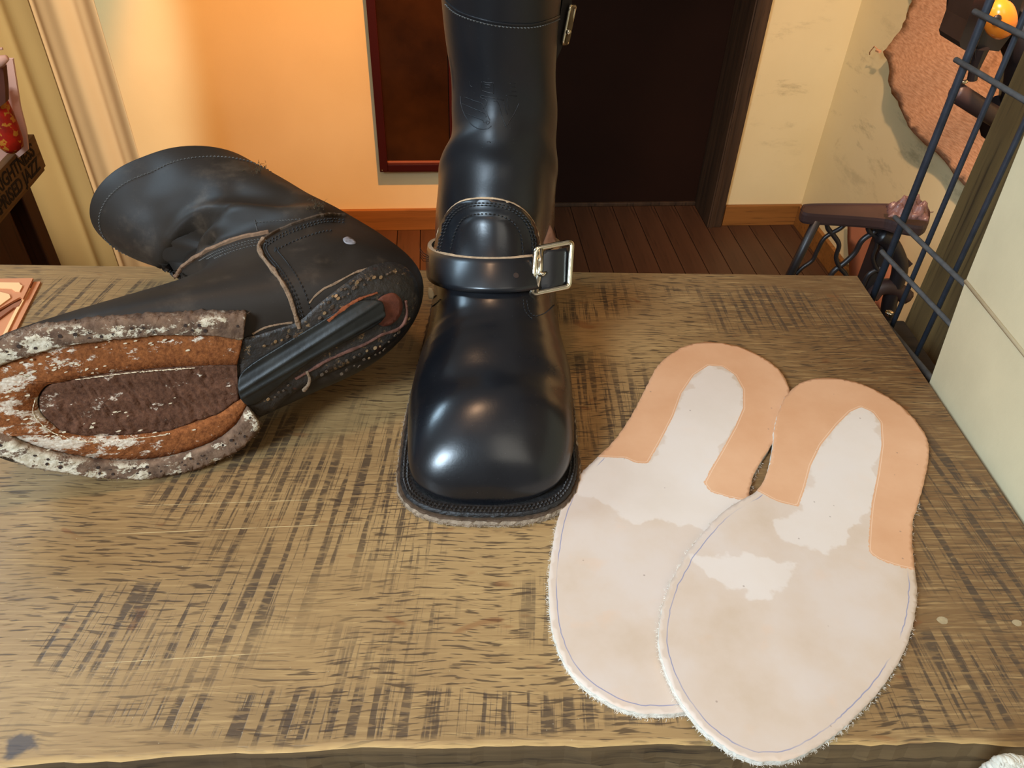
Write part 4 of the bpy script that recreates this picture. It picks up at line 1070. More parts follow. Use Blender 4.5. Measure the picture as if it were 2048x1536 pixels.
outL = [(1421, 684), (1470, 691), (1511, 707), (1548, 730), (1571, 758), (1580, 790), (1574, 830), (1562, 862), (1544, 889), (1523, 922), (1509, 947), (1500, 976), (1500, 1010), (1512, 1060), (1528, 1120), (1534, 1190), (1525, 1270), (1495, 1340), (1440, 1398), (1385, 1422), (1345, 1427), (1306, 1428), (1265, 1424), (1224, 1408), (1183, 1383), (1150, 1354), (1128, 1323), (1109, 1276), (1101, 1235), (1098, 1180), (1100, 1130), (1109, 1070), (1121, 1021), (1138, 984), (1162, 947), (1195, 914), (1224, 886), (1249, 853), (1273, 812), (1294, 771), (1314, 734), (1343, 707), (1380, 689)]
tanL = [(1150, 893), (1199, 914), (1250, 916), (1272, 926), (1296, 927), (1322, 881), (1347, 832), (1363, 787), (1388, 750), (1417, 731), (1445, 733), (1470, 750), (1486, 779), (1486, 816), (1470, 853), (1445, 898), (1421, 939), (1407, 966), (1421, 984), (1454, 994), (1487, 1001), (1540, 1012), (1680, 1000), (1680, 640), (1150, 640)]
wetL = [(1199, 914), (1296, 927), (1347, 832), (1388, 750), (1417, 731), (1470, 750), (1486, 816), (1407, 966), (1487, 1001), (1430, 1050), (1360, 1060), (1320, 1040), (1270, 1042), (1220, 1010), (1160, 985), (1165, 950)]
outR = [(1634, 756), (1675, 757), (1716, 765), (1757, 783), (1798, 808), (1827, 836), (1848, 865), (1857, 890), (1856, 927), (1845, 976), (1833, 1017), (1825, 1050), (1825, 1091), (1830, 1140), (1834, 1182), (1831, 1223), (1819, 1276), (1794, 1330), (1757, 1383), (1716, 1428), (1675, 1465), (1634, 1494), (1589, 1516), (1544, 1523), (1500, 1518), (1450, 1494), (1409, 1461), (1368, 1412), (1343, 1367), (1327, 1330), (1318, 1276), (1323, 1223), (1339, 1170), (1364, 1125), (1374, 1105), (1409, 1062), (1441, 1029), (1474, 1005), (1515, 980), (1536, 939), (1546, 890), (1550, 849), (1558, 820), (1573, 791), (1598, 768)]
tanR = [(1470, 960), (1515, 982), (1552, 1002), (1597, 1014), (1610, 976), (1622, 931), (1642, 890), (1675, 849), (1700, 824), (1722, 814), (1745, 824), (1761, 845), (1763, 890), (1755, 947), (1743, 1009), (1739, 1050), (1736, 1103), (1757, 1119), (1794, 1132), (1832, 1141), (1900, 1160), (1950, 900), (1900, 700), (1500, 700)]
wetR = [(1597, 1014), (1642, 890), (1722, 814), (1763, 870), (1743, 1009), (1690, 1090), (1650, 1110), (1560, 1080), (1540, 1040)]
wetR2 = [(1372, 1107), (1600, 1120), (1570, 1190), (1500, 1200), (1420, 1160)]
SOLE_T = 0.0042
def leather_sole(out_px, tan_px, wets, hz, label, seed):
    """hz(x,y) = height of the underside"""
    def xy(px): 
        P = onz(px[0], px[1], SOLE_T)
        for _ in range(3): P = onz(px[0], px[1], SOLE_T + hz(P[0], P[1]))
        return P[:2]
    O_ = resamp(crom([xy(p) for p in out_px], 500, True), 0.0022, True); Tn = np.array([xy(p) for p in tan_px]); wt = [np.array([xy(p) for p in w_]) for w_ in wets]
    O_ = O_ + rng.normal(0, 0.00018, O_.shape)
    th = thing('leather_sole_blank', (O_[:, 0].mean(), O_[:, 1].mean(), 0), label, 'leather sole')
    def ragged(V_): # frayed ends of the tan patch lie across the sole, its long sides are clean
        q = V_ - O_.mean(0); return np.clip(0.5 - (q[:, 1] - 0.01) * 14, 0, 1)
    def fm(p): return np.array([p[0], p[1], hz(p[0], p[1])]), np.array([0, 0, 1.])
    top = slab('leather_body', [tuple(p) for p in O_], fm, SOLE_T, [sole_leather('veg_tan_' + name_of(seed), seed), M_FIB], th, step=0.0022,
               attrs={'tan': lambda V_: sdf(V_, Tn), 'edge': lambda V_: polydist(V_, O_), 'wet': lambda V_: np.max([sdf(V_, w_) for w_ in wt], axis=0), 'ragged': ragged})
    T_ = np.roll(O_, -2, 0) - np.roll(O_, 2, 0); T_ /= np.linalg.norm(T_, axis=1, keepdims=True); N2 = np.stack([T_[:, 1], -T_[:, 0]], 1)
    c0 = O_.mean(0); sg = np.sign(((O_ - c0) * N2).sum(1).mean()); N2 = N2 * sg
    lowi = [i for i in range(len(O_)) if O_[i][1] < c0[1] + 0.02]
    fuzz('edge_fibres', [np.array([O_[i][0], O_[i][1], hz(*O_[i]) + 0.0012]) for i in lowi], [np.array([N2[i][0], N2[i][1], 0.0]) for i in lowi], np.array([0, 0, 1.]), M_FIB, th, 1300, 0.0017, 0.00013, 0.6)
    return th
def name_of(k): return 'leather_%s' % ('left' if k == 1 else 'right')
leather_sole(outL, tanL, [wetL], lambda x_, y_: 0.0003, 'cut leather sole blank lying flat on the table, partly covered by the other one', 1)
P_a = onz(1345, 1250, .008); P_b = onz(1825, 1200, .004)
def hzR(x_, y_):
    t = (x_ - P_a[0]) / (P_b[0] - P_a[0]) + (P_a[1] - y_) * 0.7
    return float(np.interp(t, [-.3, 0.45, 1.05], [0.0058, 0.0050, 0.0006]))
leather_sole(outR, tanR, [wetR, wetR2], hzR, 'cut leather sole blank on top, overlapping the other one, nearest to the table front', 4)
# ================================================================= card templates at the left
M_CARD = simple('copper_card', rgb(208, 138, 96), 0.75, 0.05, 30, 0.2)
M_CARDL = simple('pale_veg_tan', rgb(246, 196, 140), 0.7, 0.04, 30, 0.2)
def sheet(poly, z, th, mat, name, parent=None, rot=0):
    b = MB(); b.prism([onz(p[0], p[1], z + th) for p in poly], (0, 0, -th)); return b.build(name, mat, parent)
o = thing('leather_offcut_sheet', onz(0, 620, 0), 'copper brown leather sheet, lowest in the pile at the left table end', 'leather sheet', 'leather offcuts in the left pile')
o['group'] = 'leather offcuts in the left pile'
sheet([(-70, 565), (81, 563), (22, 680), (-30, 790), (-200, 790)], 0.0002, 0.0014, M_CARD, 'sheet', o)
o = thing('leather_strip', onz(30, 620, 0.0016), 'narrow pale leather strip lying on the copper leather pile', 'leather strip', 'leather offcuts in the left pile')
sheet([(57, 575), (61, 576), (34, 625), (2, 690), (-30, 745), (-38, 740), (-4, 688), (30, 620)], 0.0018, 0.0012, M_CARDL, 'sheet', o)
o = thing('leather_offcut_sheet', onz(0, 600, 0.003), 'copper brown leather sheet with cut openings, on top of the left pile', 'leather sheet', 'leather offcuts in the left pile')
sheet([(-70, 559), (0, 557), (66, 556), (46, 597), (41, 594), (38, 595), (-60, 650)], 0.0032, 0.0016, M_CARD, 'sheet', o)
sheet([(44, 600), (37, 612), (27, 615), (-40, 665), (-40, 650), (27, 607)], 0.0020, 0.0014, simple('brown_offcut', rgb(150, 92, 62), 0.8), 'loose_sliver', o)
for nm, pl_, lb in (('leather_piece', [(-40, 564), (38, 565), (41, 569), (45, 571), (39, 583), (30, 582), (23, 577), (-40, 574)], 'small pale leather piece at the far edge of the left pile'),
                    ('leather_piece', [(-40, 577), (-10, 581), (18, 588), (20, 592), (21, 595), (-5, 614), (-40, 640)], 'larger pale leather piece in the middle of the left pile')):
    o = thing(nm, onz(0, 590, .005), lb, 'leather piece', 'leather offcuts in the left pile'); sheet(pl_, 0.0050, 0.0009, M_CARDL, 'sheet', o)

# ================================================================= mirror on the back wall
mir = thing('wall_mirror', (0.05, BW - 0.02, -0.4), 'tall mirror in a thin dark red frame on the orange-lit wall', 'mirror')
P_bl = ony(760, 344, BW - 0.022); P_br = ony(917, 343, BW - 0.022); mx0 = P_bl[0]; mx1 = P_br[0]; mz0 = P_bl[2]; fw = 0.021
for lo, hi in (((mx0, BW - 0.024, mz0), (mx0 + fw, BW - 0.001, 1.0)), ((mx1 - fw, BW - 0.024, mz0), (mx1, BW - 0.001, 1.0)), ((mx0 + fw, BW - 0.024, mz0), (mx1 - fw, BW - 0.001, mz0 + fw)), ((mx0 + fw, BW - 0.024, 1.0 - fw), (mx1 - fw, BW - 0.001, 1.0))):
    b = MB(); b.box(lo, hi, bev=0.002); b.build('frame_bar', M_FRAME, mir)
mm = NT('dark_mirror_glass', 0.12, 0.5); mm.color(mm.ramp(mm.noise(None, 5, 5), [(0.35, rgb(40, 22, 8)), (0.7, rgb(70, 42, 18))])); mm.b.inputs['Metallic'].default_value = 0.15
b = MB(); b.box((mx0 + fw - .002, BW - 0.010, mz0 + fw - .002), (mx1 - fw + .002, BW - 0.003, 1.0 - fw + .002)); b.build('glass', mm, mir)
b = MB(); b.box((mx0 + fw, BW - 0.014, mz0 + fw), (mx1 - fw, BW - 0.010, mz0 + fw + 0.004)); b.build('inner_bead', simple('pink_bead', rgb(150, 92, 72), 0.5), mir)
b = MB(); b.ball((mx0 + .006, BW - .0245, mz0 + .006), .002, 8); b.build('screw', M_NICKEL, mir)

# ================================================================= curtains at the left
def curtain(name, x0, x1, y0, y1, mat, label, waves, amp, ph, zt=1.3, zb=-0.718):
    nx, nz = 90, 24; V = []; F = []
    for s_ in (0, 1):
        for i in range(nx):
            for j in range(nz):
                t = i / (nx - 1); z = zt + (zb - zt) * j / (nz - 1); a = amp * (0.75 + 0.25 * j / nz)
                X_ = x0 + (x1 - x0) * t; Y_ = y0 + (y1 - y0) * t
                V.append((X_ + a * .4 * math.cos(waves * t * 6.283 + ph), Y_ + a * math.sin(waves * t * 6.283 + ph) + a * .3 * math.sin(waves * 2.3 * t * 6.283 + ph + z) + (0.0018 if s_ else 0), z))
    n = nx * nz
    for i in range(nx - 1):
        for j in range(nz - 1):
            q = (i * nz + j, (i + 1) * nz + j, (i + 1) * nz + j + 1, i * nz + j + 1); F.append(q); F.append(tuple(k + n for k in q[::-1]))
    for j in range(nz - 1):
        F.append((j, j + 1, n + j + 1, n + j)); q = (nx - 1) * nz; F.append((q + j, q + j + 1, n + q + j + 1, n + q + j))
    o = link(name, V, F, mat, None, True); return tag(o, label, 'curtain', 'curtains at the left')
cx1 = ony(192, 0, 1.62)[0]; cxm = ony(62, 0, 1.62)[0]
curtain('curtain', cxm - 0.02, cx1, 1.64, 1.62, M_FABRIC, 'pale pinkish curtain panel hanging beside the bare wall', 1.6, 0.010, 0.9)
curtain('curtain', cxm - 0.62, cxm + 0.07, 1.60, 1.70, M_FABRIC2, 'ochre curtain hanging behind the crate, left of the pale one', 4.2, 0.022, 0.4)

# ================================================================= cabinet and crate at the left
CY = 1.02
Pc = ony(62, 372, CY); 
Pq = ony(122, 530, CY)
cabx = (Pc[0] + Pq[0]) / 2; cz = ony(72, 345, CY)[2]
cab = thing('cabinet', (cabx - .2, CY - .2, FLOOR), 'dark brown wooden cabinet under the lettered crate at the left', 'cabinet')
M_CAB = wood('dark_cabinet_wood', rgb(52, 28, 14), rgb(84, 48, 26), 2, 0.5, 0.5)
b = MB(); b.box((cabx - .45, CY - .35, FLOOR + .001), (cabx - .022, CY - .012, cz)); b.build('body', M_CAB, cab)
b = MB(); b.box((cabx - .024, CY - .030, FLOOR + .001), (cabx, CY, cz), bev=0.002); b.build('corner_post', M_CAB, cab)
b = MB(); b.box((cabx - .024, CY - .35, FLOOR + .05), (cabx - .008, CY - .055, cz - .02), bev=0.002); b.build('side_panel', M_CAB, cab)
crate = thing('wooden_crate', (cabx - .1, CY - .2, cz), 'wooden crate with black stencilled capitals on its side board, at the left edge', 'crate')
M_CRATE = wood('crate_board', rgb(92, 62, 30), rgb(126, 90, 48), 1, 0.7, 0.8)
Pt = ony(72, 268, CY + .01); Pb = ony(92, 332, CY + .01); crx = Pb[0]; zb_, zt_ = Pb[2], onx(72, 268, crx)[2]
zt_ = Pt[2]
b = MB(); b.box((crx - .010, CY - .36, zb_), (crx, CY + .01, zt_), bev=0.001); b.build('side_board', M_CRATE, crate)
b = MB(); b.box((crx - .30, CY - .002, cz), (crx - .011, CY + .008, zt_ + .03)); b.build('end_board', M_CRATE, crate)
b = MB(); b.box((crx - .30, CY - .36, cz), (crx - .002, CY + .007, cz + .010)); b.build('bottom_board', M_CRATE, crate)
b = MB(); b.box((crx - .31, CY - .36, cz), (crx - .301, CY + .01, zt_)); b.build('side_board', M_CRATE, crate)
M_INK = simple('black_stencil_ink', rgb(34, 22, 12), 0.8)
hgt = zt_ - zb_
for txt, frac in (('BRIGHTNESS', 0.54), ('SURPRISED JAZZ', 0.10)):
    cu = bpy.data.curves.new('lettering', 'FONT'); cu.body = txt; cu.size = hgt * 0.52; cu.extrude = 0.0003; cu.align_x = 'RIGHT'; cu.offset = 0.0004; cu.resolution_u = 3; cu.space_character = 0.98
    to = bpy.data.objects.new('lettering', cu); COL.objects.link(to)
    bpy.context.view_layer.update(); me = bpy.data.meshes.new_from_object(to.evaluated_get(bpy.context.evaluated_depsgraph_get())); bpy.data.objects.remove(to)
    me.materials.clear(); me.materials.append(M_INK.m)
    lo_ = bpy.data.objects.new('lettering', me); COL.objects.link(lo_); lo_.parent = crate; lo_.matrix_parent_inverse = Matrix.Translation(-Vector(crate.location))
    lo_.rotation_euler = (R(90), 0, R(90)); lo_.location = (crx + 0.0004, CY + .01 - hgt * .36, zb_ + hgt * frac)
# things standing in the crate
def roll(px, Yc, mat, name, label, cat, wd=0.02):
    b = MB(); b.prism([ony(p[0], p[1], Yc) for p in px], (0, wd, 0)); o = b.build(name, mat); return tag(o, label, cat)
M_PAPER = simple('pinkish_paper', rgb(226, 176, 156), 0.8, 0.06, 15)
roll([(-40, 130), (12, 118), (25, 118), (30, 150), (40, 215), (52, 262), (56, 300), (20, 330), (-40, 330)], CY - .05, M_PAPER, 'paper_sleeve', 'pale pink paper sleeve standing in the crate behind the red figure', 'paper', 0.004)
M_RED = NT('red_printed_cloth', 0.5, 0.4); g = M_RED.noise(None, 60, 4); M_RED.color(M_RED.mix(M_RED.step(M_RED.noise(None, 110, 2), 0.58, 0.62), M_RED.ramp(g, [(0.3, rgb(120, 28, 10)), (0.7, rgb(206, 36, 14))]), rgb(206, 130, 40)))
b = MB(); pts = [ony(x_, y_, CY - .075) for x_, y_ in ((-12, 175), (-4, 200), (4, 225), (12, 250), (17, 275), (20, 290), (21, 302))]; b.tube(pts, [.009, .010, .012, .013, .015, .014, .007], 12); o = b.build('red_figure', M_RED, None, True); tag(o, 'red and orange printed roll poking out of the crate', 'roll')
M_BRN = simple('brown_sheath', rgb(96, 50, 34), 0.6); 
b = MB(); b.prism([ony(x_, y_, CY - .10) for x_, y_ in ((-40, 130), (6, 135), (10, 175), (11, 205), (-2, 215), (-40, 215))], (0, .010, 0)); o = b.build('brown_folder', M_BRN); tag(o, 'dark brown folder standing in the crate at the picture edge', 'folder')
b = MB(); b.tube([ony(-30, 135, CY - .12), ony(0, 122, CY - .12), ony(14, 115, CY - .12)], [.007, .006, .003], 8); b.tube([ony(-20, 100, CY - .12), ony(5, 97, CY - .12)], .0015, 6); o = b.build('paper_scrap', M_PAPER, None, True); tag(o, 'curled scrap of pale paper above the brown folder at the left edge', 'paper')

# ================================================================= wire grid, post and cardboard at the right table end
G0 = onz(1742, 603, -0.020); G1 = onz(1868, 752, -0.020); gd = G1 - G0; gd /= np.linalg.norm(gd)
gn = np.cross(gd, [0, 0, 1.]); 
grid = thing('wire_grid_panel', G0, 'dark lacquered wire grid panel standing at the right end of the table', 'wire grid')
def ong(px, py): return onp(px, py, G0, gn)
def gs(px, py): P = ong(px, py); return (P - G0) @ gd, P[2]
def gp(s_, z): return np.array([G0[0], G0[1], 0]) + gd * s_ + np.array([0, 0, z])
vs_ = [gs(1738, 596)[0], gs(1787, 645)[0], gs(1828, 720)[0]]
vw = [0.0, vs_[1], vs_[2]]; dsp = vs_[2] - vs_[1]
vw += [vs_[2] + dsp * k_ for k_ in range(1, 6)]
zs = [-0.020] + [gs(x_, y_)[1] for x_, y_ in ((1770, 500), (1797, 432), (1920, 118), (1962, 24))]
print('grid', vs_, zs)
zs += [zs[-1] + 0.05]
bot = FLOOR + .004; 
for k_, s_ in enumerate(vw):
    b = MB(); r_ = 0.0030 if k_ == 0 else 0.0021; b.tube([gp(s_, -0.0545), gp(s_, 0.2), gp(s_, 0.62)], r_, 10); b.build('upright_wire', M_WIRE, grid, True)
for z in zs:
    b = MB(); r_ = 0.0021; off = -gn * 0.0042 if (CP - G0) @ gn < 0 else gn * 0.0042
    b.tube([gp(-0.006, z) + off, gp(0.2, z) + off, gp(vw[-1] + .005, z) + off], r_ if z > zs[0] else 0.0028, 10); b.build('cross_wire', M_WIRED, grid, True)
# lower cross wires that carry it down beside the table
for z in ():
    b = MB(); b.tube([gp(-0.006, z) + off, gp(vw[-1] + .005, z) + off], .0021, 10); b.build('cross_wire', M_WIRED, grid, True)
# dark ledge between table and grid
led = TW(0.343, 0.36); b = MB(); 
b.box((0.3395, 0.455, -0.046), (0.3475, 0.592, -0.016), bev=0.0015); o = b.build('ledge_strip', wood('ledge_brown', rgb(50, 32, 18), rgb(92, 62, 36), 1, 0.6)); o.rotation_euler.z = TA; tag(o, 'narrow brown wooden strip along the right end of the table', 'wood strip')
shelf = MB(); shelf.box((0.3395, 0.25, -0.075), (0.405, 0.60, -0.055), bev=0.002); o = shelf.build('side_shelf', wood('side_shelf_wood', rgb(34, 26, 18), rgb(60, 46, 30), 0, 0.7)); o.rotation_euler.z = TA; tag(o, 'dark low shelf board beyond the right end of the table behind the wire grid', 'shelf')
for px, py, r_, mt, nm, lb in ((1779, 627, .0042, M_NICKEL, 'metal_button', 'small silver metal button on the dark side shelf'), (1761, 635, .0030, simple('orange_bead', rgb(230, 120, 50), .4), 'orange_ring', 'tiny orange ring on the dark side shelf beside the table end')):
    P = onz(px, py, -0.052); b = MB()
    if nm == 'metal_button':
        b.tube([P + [0, 0, -.003], P + [0, 0, 0], P + [0, 0, .0012], P + [0, 0, .0018]], [.0030, r_ * .8, r_, r_ * .6], 16)
    else: b.tube([P + np.array([r_ * math.cos(a), r_ * math.sin(a), -.001]) for a in np.linspace(0, 2 * math.pi, 16, endpoint=False)], .0011, 8, closed=True)
    o = b.build(nm, mt, None, True); tag(o, lb, 'button' if nm == 'metal_button' else 'ring')
# post
pc = onp(1917, 400, G0 - gn * 0.0, gn); sgn = 1 if (CP - G0) @ gn < 0 else -1
PP = G0 + gn * sgn * 0.085
c1 = onp(1917, 400, PP, gn); c0 = onp(1877, 400, PP + gn * sgn * 0.02, gn)
pe = np.array([c0[0] - c1[0], c0[1] - c1[1], 0]); pwid = np.linalg.norm(pe)
post = MB(); d1 = gd * 0.105; 
dperp = gn * sgn * 0.045
base = [c1, c1 + d1, c1 + d1 + dperp, c1 + dperp]
base = [np.array([q[0], q[1], FLOOR + .001]) for q in base]
post.prism(base, (0, 0, 1.75)); o = post.build('wooden_post', M_POST); tag(o, 'weathered olive brown wooden post behind the wire grid', 'post')
print('post', c0, c1, pwid)
# cardboard sheet
M_KRAFT = simple('pale_kraft_board', rgb(197, 182, 147), 0.85, 0.05, 25, 0.15, bumpy=0.25, bscale=220)
KX = 0.3420
def onk(px, py, e=0.0):
    nrm = np.array([_c, _s, 0]); return onp(px, py, TW(KX + e, 0), nrm)
kp = [(1853, 782), (1928, 563), (2048, 240), (2130, 20)]
K = [onk(*p) for p in kp]; K = [TB(p).tolist() + [p[2]] for p in K]
print('kraft', K)
kb = K[0]; k1_ = K[1]; k2_ = K[2]
zc = k1_[2]; 
lean = 0.004
b = MB(); th = 0.0035
def kr(v0, z0, v1, z1, vb, x0, x1, x2):
    pass
yn = -0.02
low = [(KX, kb[0 + 1], -0.0545), (KX, kb[1], kb[2]), (KX + 0.001, k1_[1], zc), (KX + .001, yn, zc - 0.012), (KX, yn, -0.0545)]
b.prism([TW(*p) for p in low], TW(th, 0) - TW(0, 0)); b.build('tmp', M_KRAFT)
kraft_low = bpy.data.objects[-1] if False else None
bpy.data.objects.remove(bpy.data.objects['tmp'])
kraft = thing('kraft_cardboard', TW(KX, 0.2, -0.06), 'large pale kraft cardboard sheet with a fold, standing against the right table edge', 'cardboard')
b = MB(); b.prism([TW(*p) for p in low], TW(th, 0) - TW(0, 0)); b.build('lower_panel', M_KRAFT, kraft)
top_ = [(KX + 0.001, k1_[1], zc + 0.0008), (KX + 0.004, k2_[1], k2_[2]), (KX + 0.007, K[3][1], K[3][2]), (KX + .007, yn, K[3][2]), (KX + .001, yn, zc - 0.0112)]
b = MB(); b.prism([TW(*p) for p in top_], TW(th, 0) - TW(0, 0)); b.build('upper_panel', M_KRAFT, kraft)
b = MB(); b.tube([TW(KX + .0012, k1_[1], zc + .0004), TW(KX + .0012, yn, zc - .0116)], .0016, 8); b.build('fold_ridge', M_KRAFT, kraft, True)

# ================================================================= burlap on the right wall
def burlap_mat():
    m = NT('burlap', 0.95, 0.1)
    n = m.noise(m.mapping((1, 60, 260)), 1.0, 3); c = m.ramp(n, [(0.3, rgb(186, 134, 96)), (0.7, rgb(222, 170, 130))])
    n2 = m.noise(m.mapping((1, 9, 9)), 1.5, 6, .7); c = m.mix(m.math('MULTIPLY', m.step(n2, 0.56, 0.7), 0.5), c, rgb(120, 84, 56))
    m.color(c); m.bump(n, 0.5, 0.0015); return m
BX = RX - 0.045
bl = [(1818, -60), (1815, 0), (1806, 40), (1795, 62), (1778, 85), (1760, 103), (1775, 130), (1787, 165), (1805, 212), (1825, 250), (1850, 285), (1878, 320), (1900, 345), (1935, 385), (2100, 420), (2300, 300), (2300, -60)]
bl2 = resamp(bl, 9, True)
bl2 = bl2 + rng.normal(0, 1.0, bl2.shape)
def bmap(p):
    P = onx(p[0], p[1], BX); dx = 0.010 * math.sin(P[2] * 14 + P[1] * 9) + 0.004 * math.sin(P[2] * 40 + P[1] * 31)
    return P + np.array([dx, 0, 0]), np.array([-1., 0, 0])
o = slab('burlap_cloth', [tuple(p) for p in bl2], bmap, 0.0015, [burlap_mat()], None, step=16); tag(o, 'ragged brown burlap cloth hanging off the right wall', 'cloth')
Pn = onx(1760, 103, BX)
b = MB(); b.tube([Pn, Pn + [0.0, .03, .002], Pn + [.01, .06, -.02], Pn + [.02, .075, -.03]], .0012, 6); b.tube([Pn, Pn + [0, .015, -.002]], .004, 6)
o = b.build('knotted_corner', burlap_mat(), o); o.matrix_parent_inverse = Matrix.Identity(4)
# hide hanging low on the right wall behind the stand
hl = [(1697, 430), (1696, 480), (1699, 520), (1702, 600), (1770, 620), (1800, 430)]
o = slab('leather_hide', [tuple(p) for p in resamp(hl, 12, True)], lambda p: (onx(p[0], p[1], RX - 0.03), np.array([-1., 0, 0])), 0.002, [simple('terracotta_hide', rgb(176, 112, 80), 0.8, 0.1, 8)], None, step=18)
tag(o, 'terracotta leather hide hanging low on the right wall behind the iron stand', 'leather hide')

# ================================================================= iron stand of the sewing machine
ZT = -0.12
std = thing('sewing_machine_stand', (*onz(1700, 430, ZT)[:2], FLOOR), 'dark cast iron sewing machine stand with curved lattice side', 'stand')
tp = [(1604, 413), (1614, 407), (1700, 406), (1800, 407), (1845, 409), (1858, 416), (1862, 430), (1850, 452), (1800, 446), (1770, 438), (1700, 432), (1620, 427), (1604, 421)]
Pf = onz(1650, 428, ZT); YS = Pf[1]
tops = [onz(p[0], p[1], ZT) for p in resamp(crom(tp, 80, True), 5)]
b = MB(); n_ = len(tops); 
cen = np.mean(tops, 0)
for lv_, (zz, sc_) in enumerate(((-0.016, .965), (-0.013, 1.0), (-0.004, 1.0), (0.0, .975), (-0.002, .93))):
    for p in tops: q = cen + (p - cen) * np.array([1 - (1 - sc_) * .5, sc_, 1]); b.v.append((q[0], q[1], ZT + zz))
b.f = [(k_ * n_ + i, k_ * n_ + (i + 1) % n_, (k_ + 1) * n_ + (i + 1) % n_, (k_ + 1) * n_ + i) for k_ in range(4) for i in range(n_)] + [tuple(range(n_)), tuple(4 * n_ + i for i in range(n_))]
b.m = [0] * len(b.f); b.build('table_wing', M_IRONBR, std, False)
LY_ = YS + 0.004
def li(px): return [ony(x_, y_, LY_) for x_, y_ in px]
b = MB(); P0 = ony(1634, 440, LY_); P1_ = ony(1585, 540, LY_); P2_ = P0 + (P1_ - P0) * ((FLOOR + .01 - P0[2]) / (P1_[2] - P0[2])); b.tube([P0, P1_, P1_ + (P2_ - P1_) * .5 , np.array([P1_[0] - .09, LY_, FLOOR + .006])], [.0062, .0062, .007, .007], 10); b.build('leg', M_IRON, std, True)
waves = [[(1655, 438), (1655, 455), (1668, 472), (1678, 490), (1672, 515), (1680, 535), (1692, 550), (1700, 575)],
         [(1697, 438), (1683, 455), (1650, 475), (1635, 500), (1625, 520), (1605, 535), (1592, 548)],
         [(1735, 440), (1737, 460), (1752, 475), (1753, 492), (1746, 512), (1750, 530), (1764, 550)],
         [(1752, 462), (1725, 480), (1710, 505), (1690, 525), (1665, 545), (1650, 575)],
         [(1762, 535), (1738, 548), (1726, 570), (1716, 600)]]
for wv in waves:
    b = MB(); b.tube(li(crom(wv, 40)), .0038, 10, flat=.8); b.build('lattice_bar', M_IRON, std, True)
b = MB(); b.prism(li([(1742, 446), (1790, 446), (1775, 470), (1765, 492), (1752, 480)]), (0, .03, 0)); b.build('bracket', M_IRON, std)
b = MB(); b.tube(li(crom([(1758, 470), (1775, 480), (1790, 500), (1800, 530), (1795, 560), (1780, 600), (1775, 640)], 30)), .011, 10); b.build('centre_leg', M_IRON, std, True)
b = MB(); b.tube(li(crom([(1742, 592), (1755, 578), (1775, 573), (1795, 580), (1812, 594)], 20)), .012, 10); b.build('wheel_guard', M_IRONBR, std, True)
b = MB(); b.prism(li([(1772, 490), (1786, 492), (1826, 528), (1812, 540), (1772, 505)]), (0, .03, 0)); b.build('treadle_link', M_IRONBR, std)
b = MB(); 
Pm = ony(1785, 470, LY_); 
for xx in (-.01, .16):
    b.box((Pm[0] + xx, LY_, FLOOR + .001), (Pm[0] + xx + .02, LY_ + .03, ZT - .02), bev=0.003)
b.box((Pm[0] - .14, LY_ - .01, FLOOR + .001), (Pm[0] + .19, LY_ + .04, FLOOR + .03), bev=.004); b.build('foot_frame', M_IRON, std)
# machine head, needle bar, lower arm
HY = LY_ + 0.03
head = thing('sewing_machine', (*ony(1960, 60, HY)[:2], ZT), 'black leather patching sewing machine with amber balance knob behind the wire grid', 'sewing machine')
def hp(px, e=0.0): return [ony(x_, y_, HY + e) for x_, y_ in px]
b = MB(); b.prism(hp([(1952, -60), (1948, 0), (1935, 42), (1919, 84), (1921, 95), (1930, 101), (1945, 100), (1965, 60), (1985, 10), (2000, -60)]), (0, .05, 0)); b.build('face_plate', M_IRON, head)
b = MB(); b.prism(hp([(1960, -60), (1950, 60), (1955, 98), (1998, 103), (2030, 60), (2060, -60)], .012), (0, .07, 0)); b.build('arm_housing', M_IRON, head)
b = MB(); b.tube(hp([(1962, 96), (1955, 118), (1948, 140), (1944, 160)], .01), [.010, .008, .006, .006], 10); b.prism(hp([(1950, 98), (1974, 102), (1967, 112), (1962, 135), (1950, 140)], .005), (0, .016, 0)); b.build('needle_bar', M_IRON, head)
b = MB(); b.tube(hp([(1942, 100), (1934, 122), (1928, 145), (1922, 162)]), .0016, 8); b.tube(hp([(1934, 162), (1928, 165), (1915, 163)]), .0025, 8); b.build('presser_foot', M_NICKEL, head, True)
b = MB(); c_k = ony(2003, 40, HY - .03); 
u_ = ony(2014, 0, HY - .03) - c_k; v_ = (ony(2032, 47, HY - .03) - c_k)
A2 = []; 
for sc_, e in ((0.001, -.014), (.45, -.013), (.8, -.008), (1.0, 0), (1.0, .006), (.7, .014), (.001, .016)):
    A2.append([c_k + u_ * math.cos(a) * sc_ + v_ * math.sin(a) * sc_ + np.array([0, e, 0]) for a in np.linspace(0, 2 * math.pi, 28, endpoint=False)])
for ring in A2: b.v += [tuple(p) for p in ring]
b.f = [(k_ * 28 + i, k_ * 28 + (i + 1) % 28, (k_ + 1) * 28 + (i + 1) % 28, (k_ + 1) * 28 + i) for k_ in range(6) for i in range(28)]; b.m = [0] * len(b.f)
mk = NT('amber_knob', 0.25, 0.5); mk.color(rgb(244, 134, 40)); b.build('balance_knob', mk, head, True)
b = MB(); b.ball(tuple(ony(1993, 40, HY - .046)), .006, 10, (1, .5, 1)); b.build('knob_screw', M_IRON, head, True)
b = MB(); b.tube(hp([(1908, 182), (1912, 184), (1960, 215), (2010, 245)], .005), [.009, .012, .012, .012], 16); b.build('lower_arm', M_IRONBR, head, True)
b = MB(); b.tube(hp([(1990, 235), (2040, 240), (2060, 100), (2030, 20)], .04), .03, 12); b.build('frame_column', M_IRON, head, True)
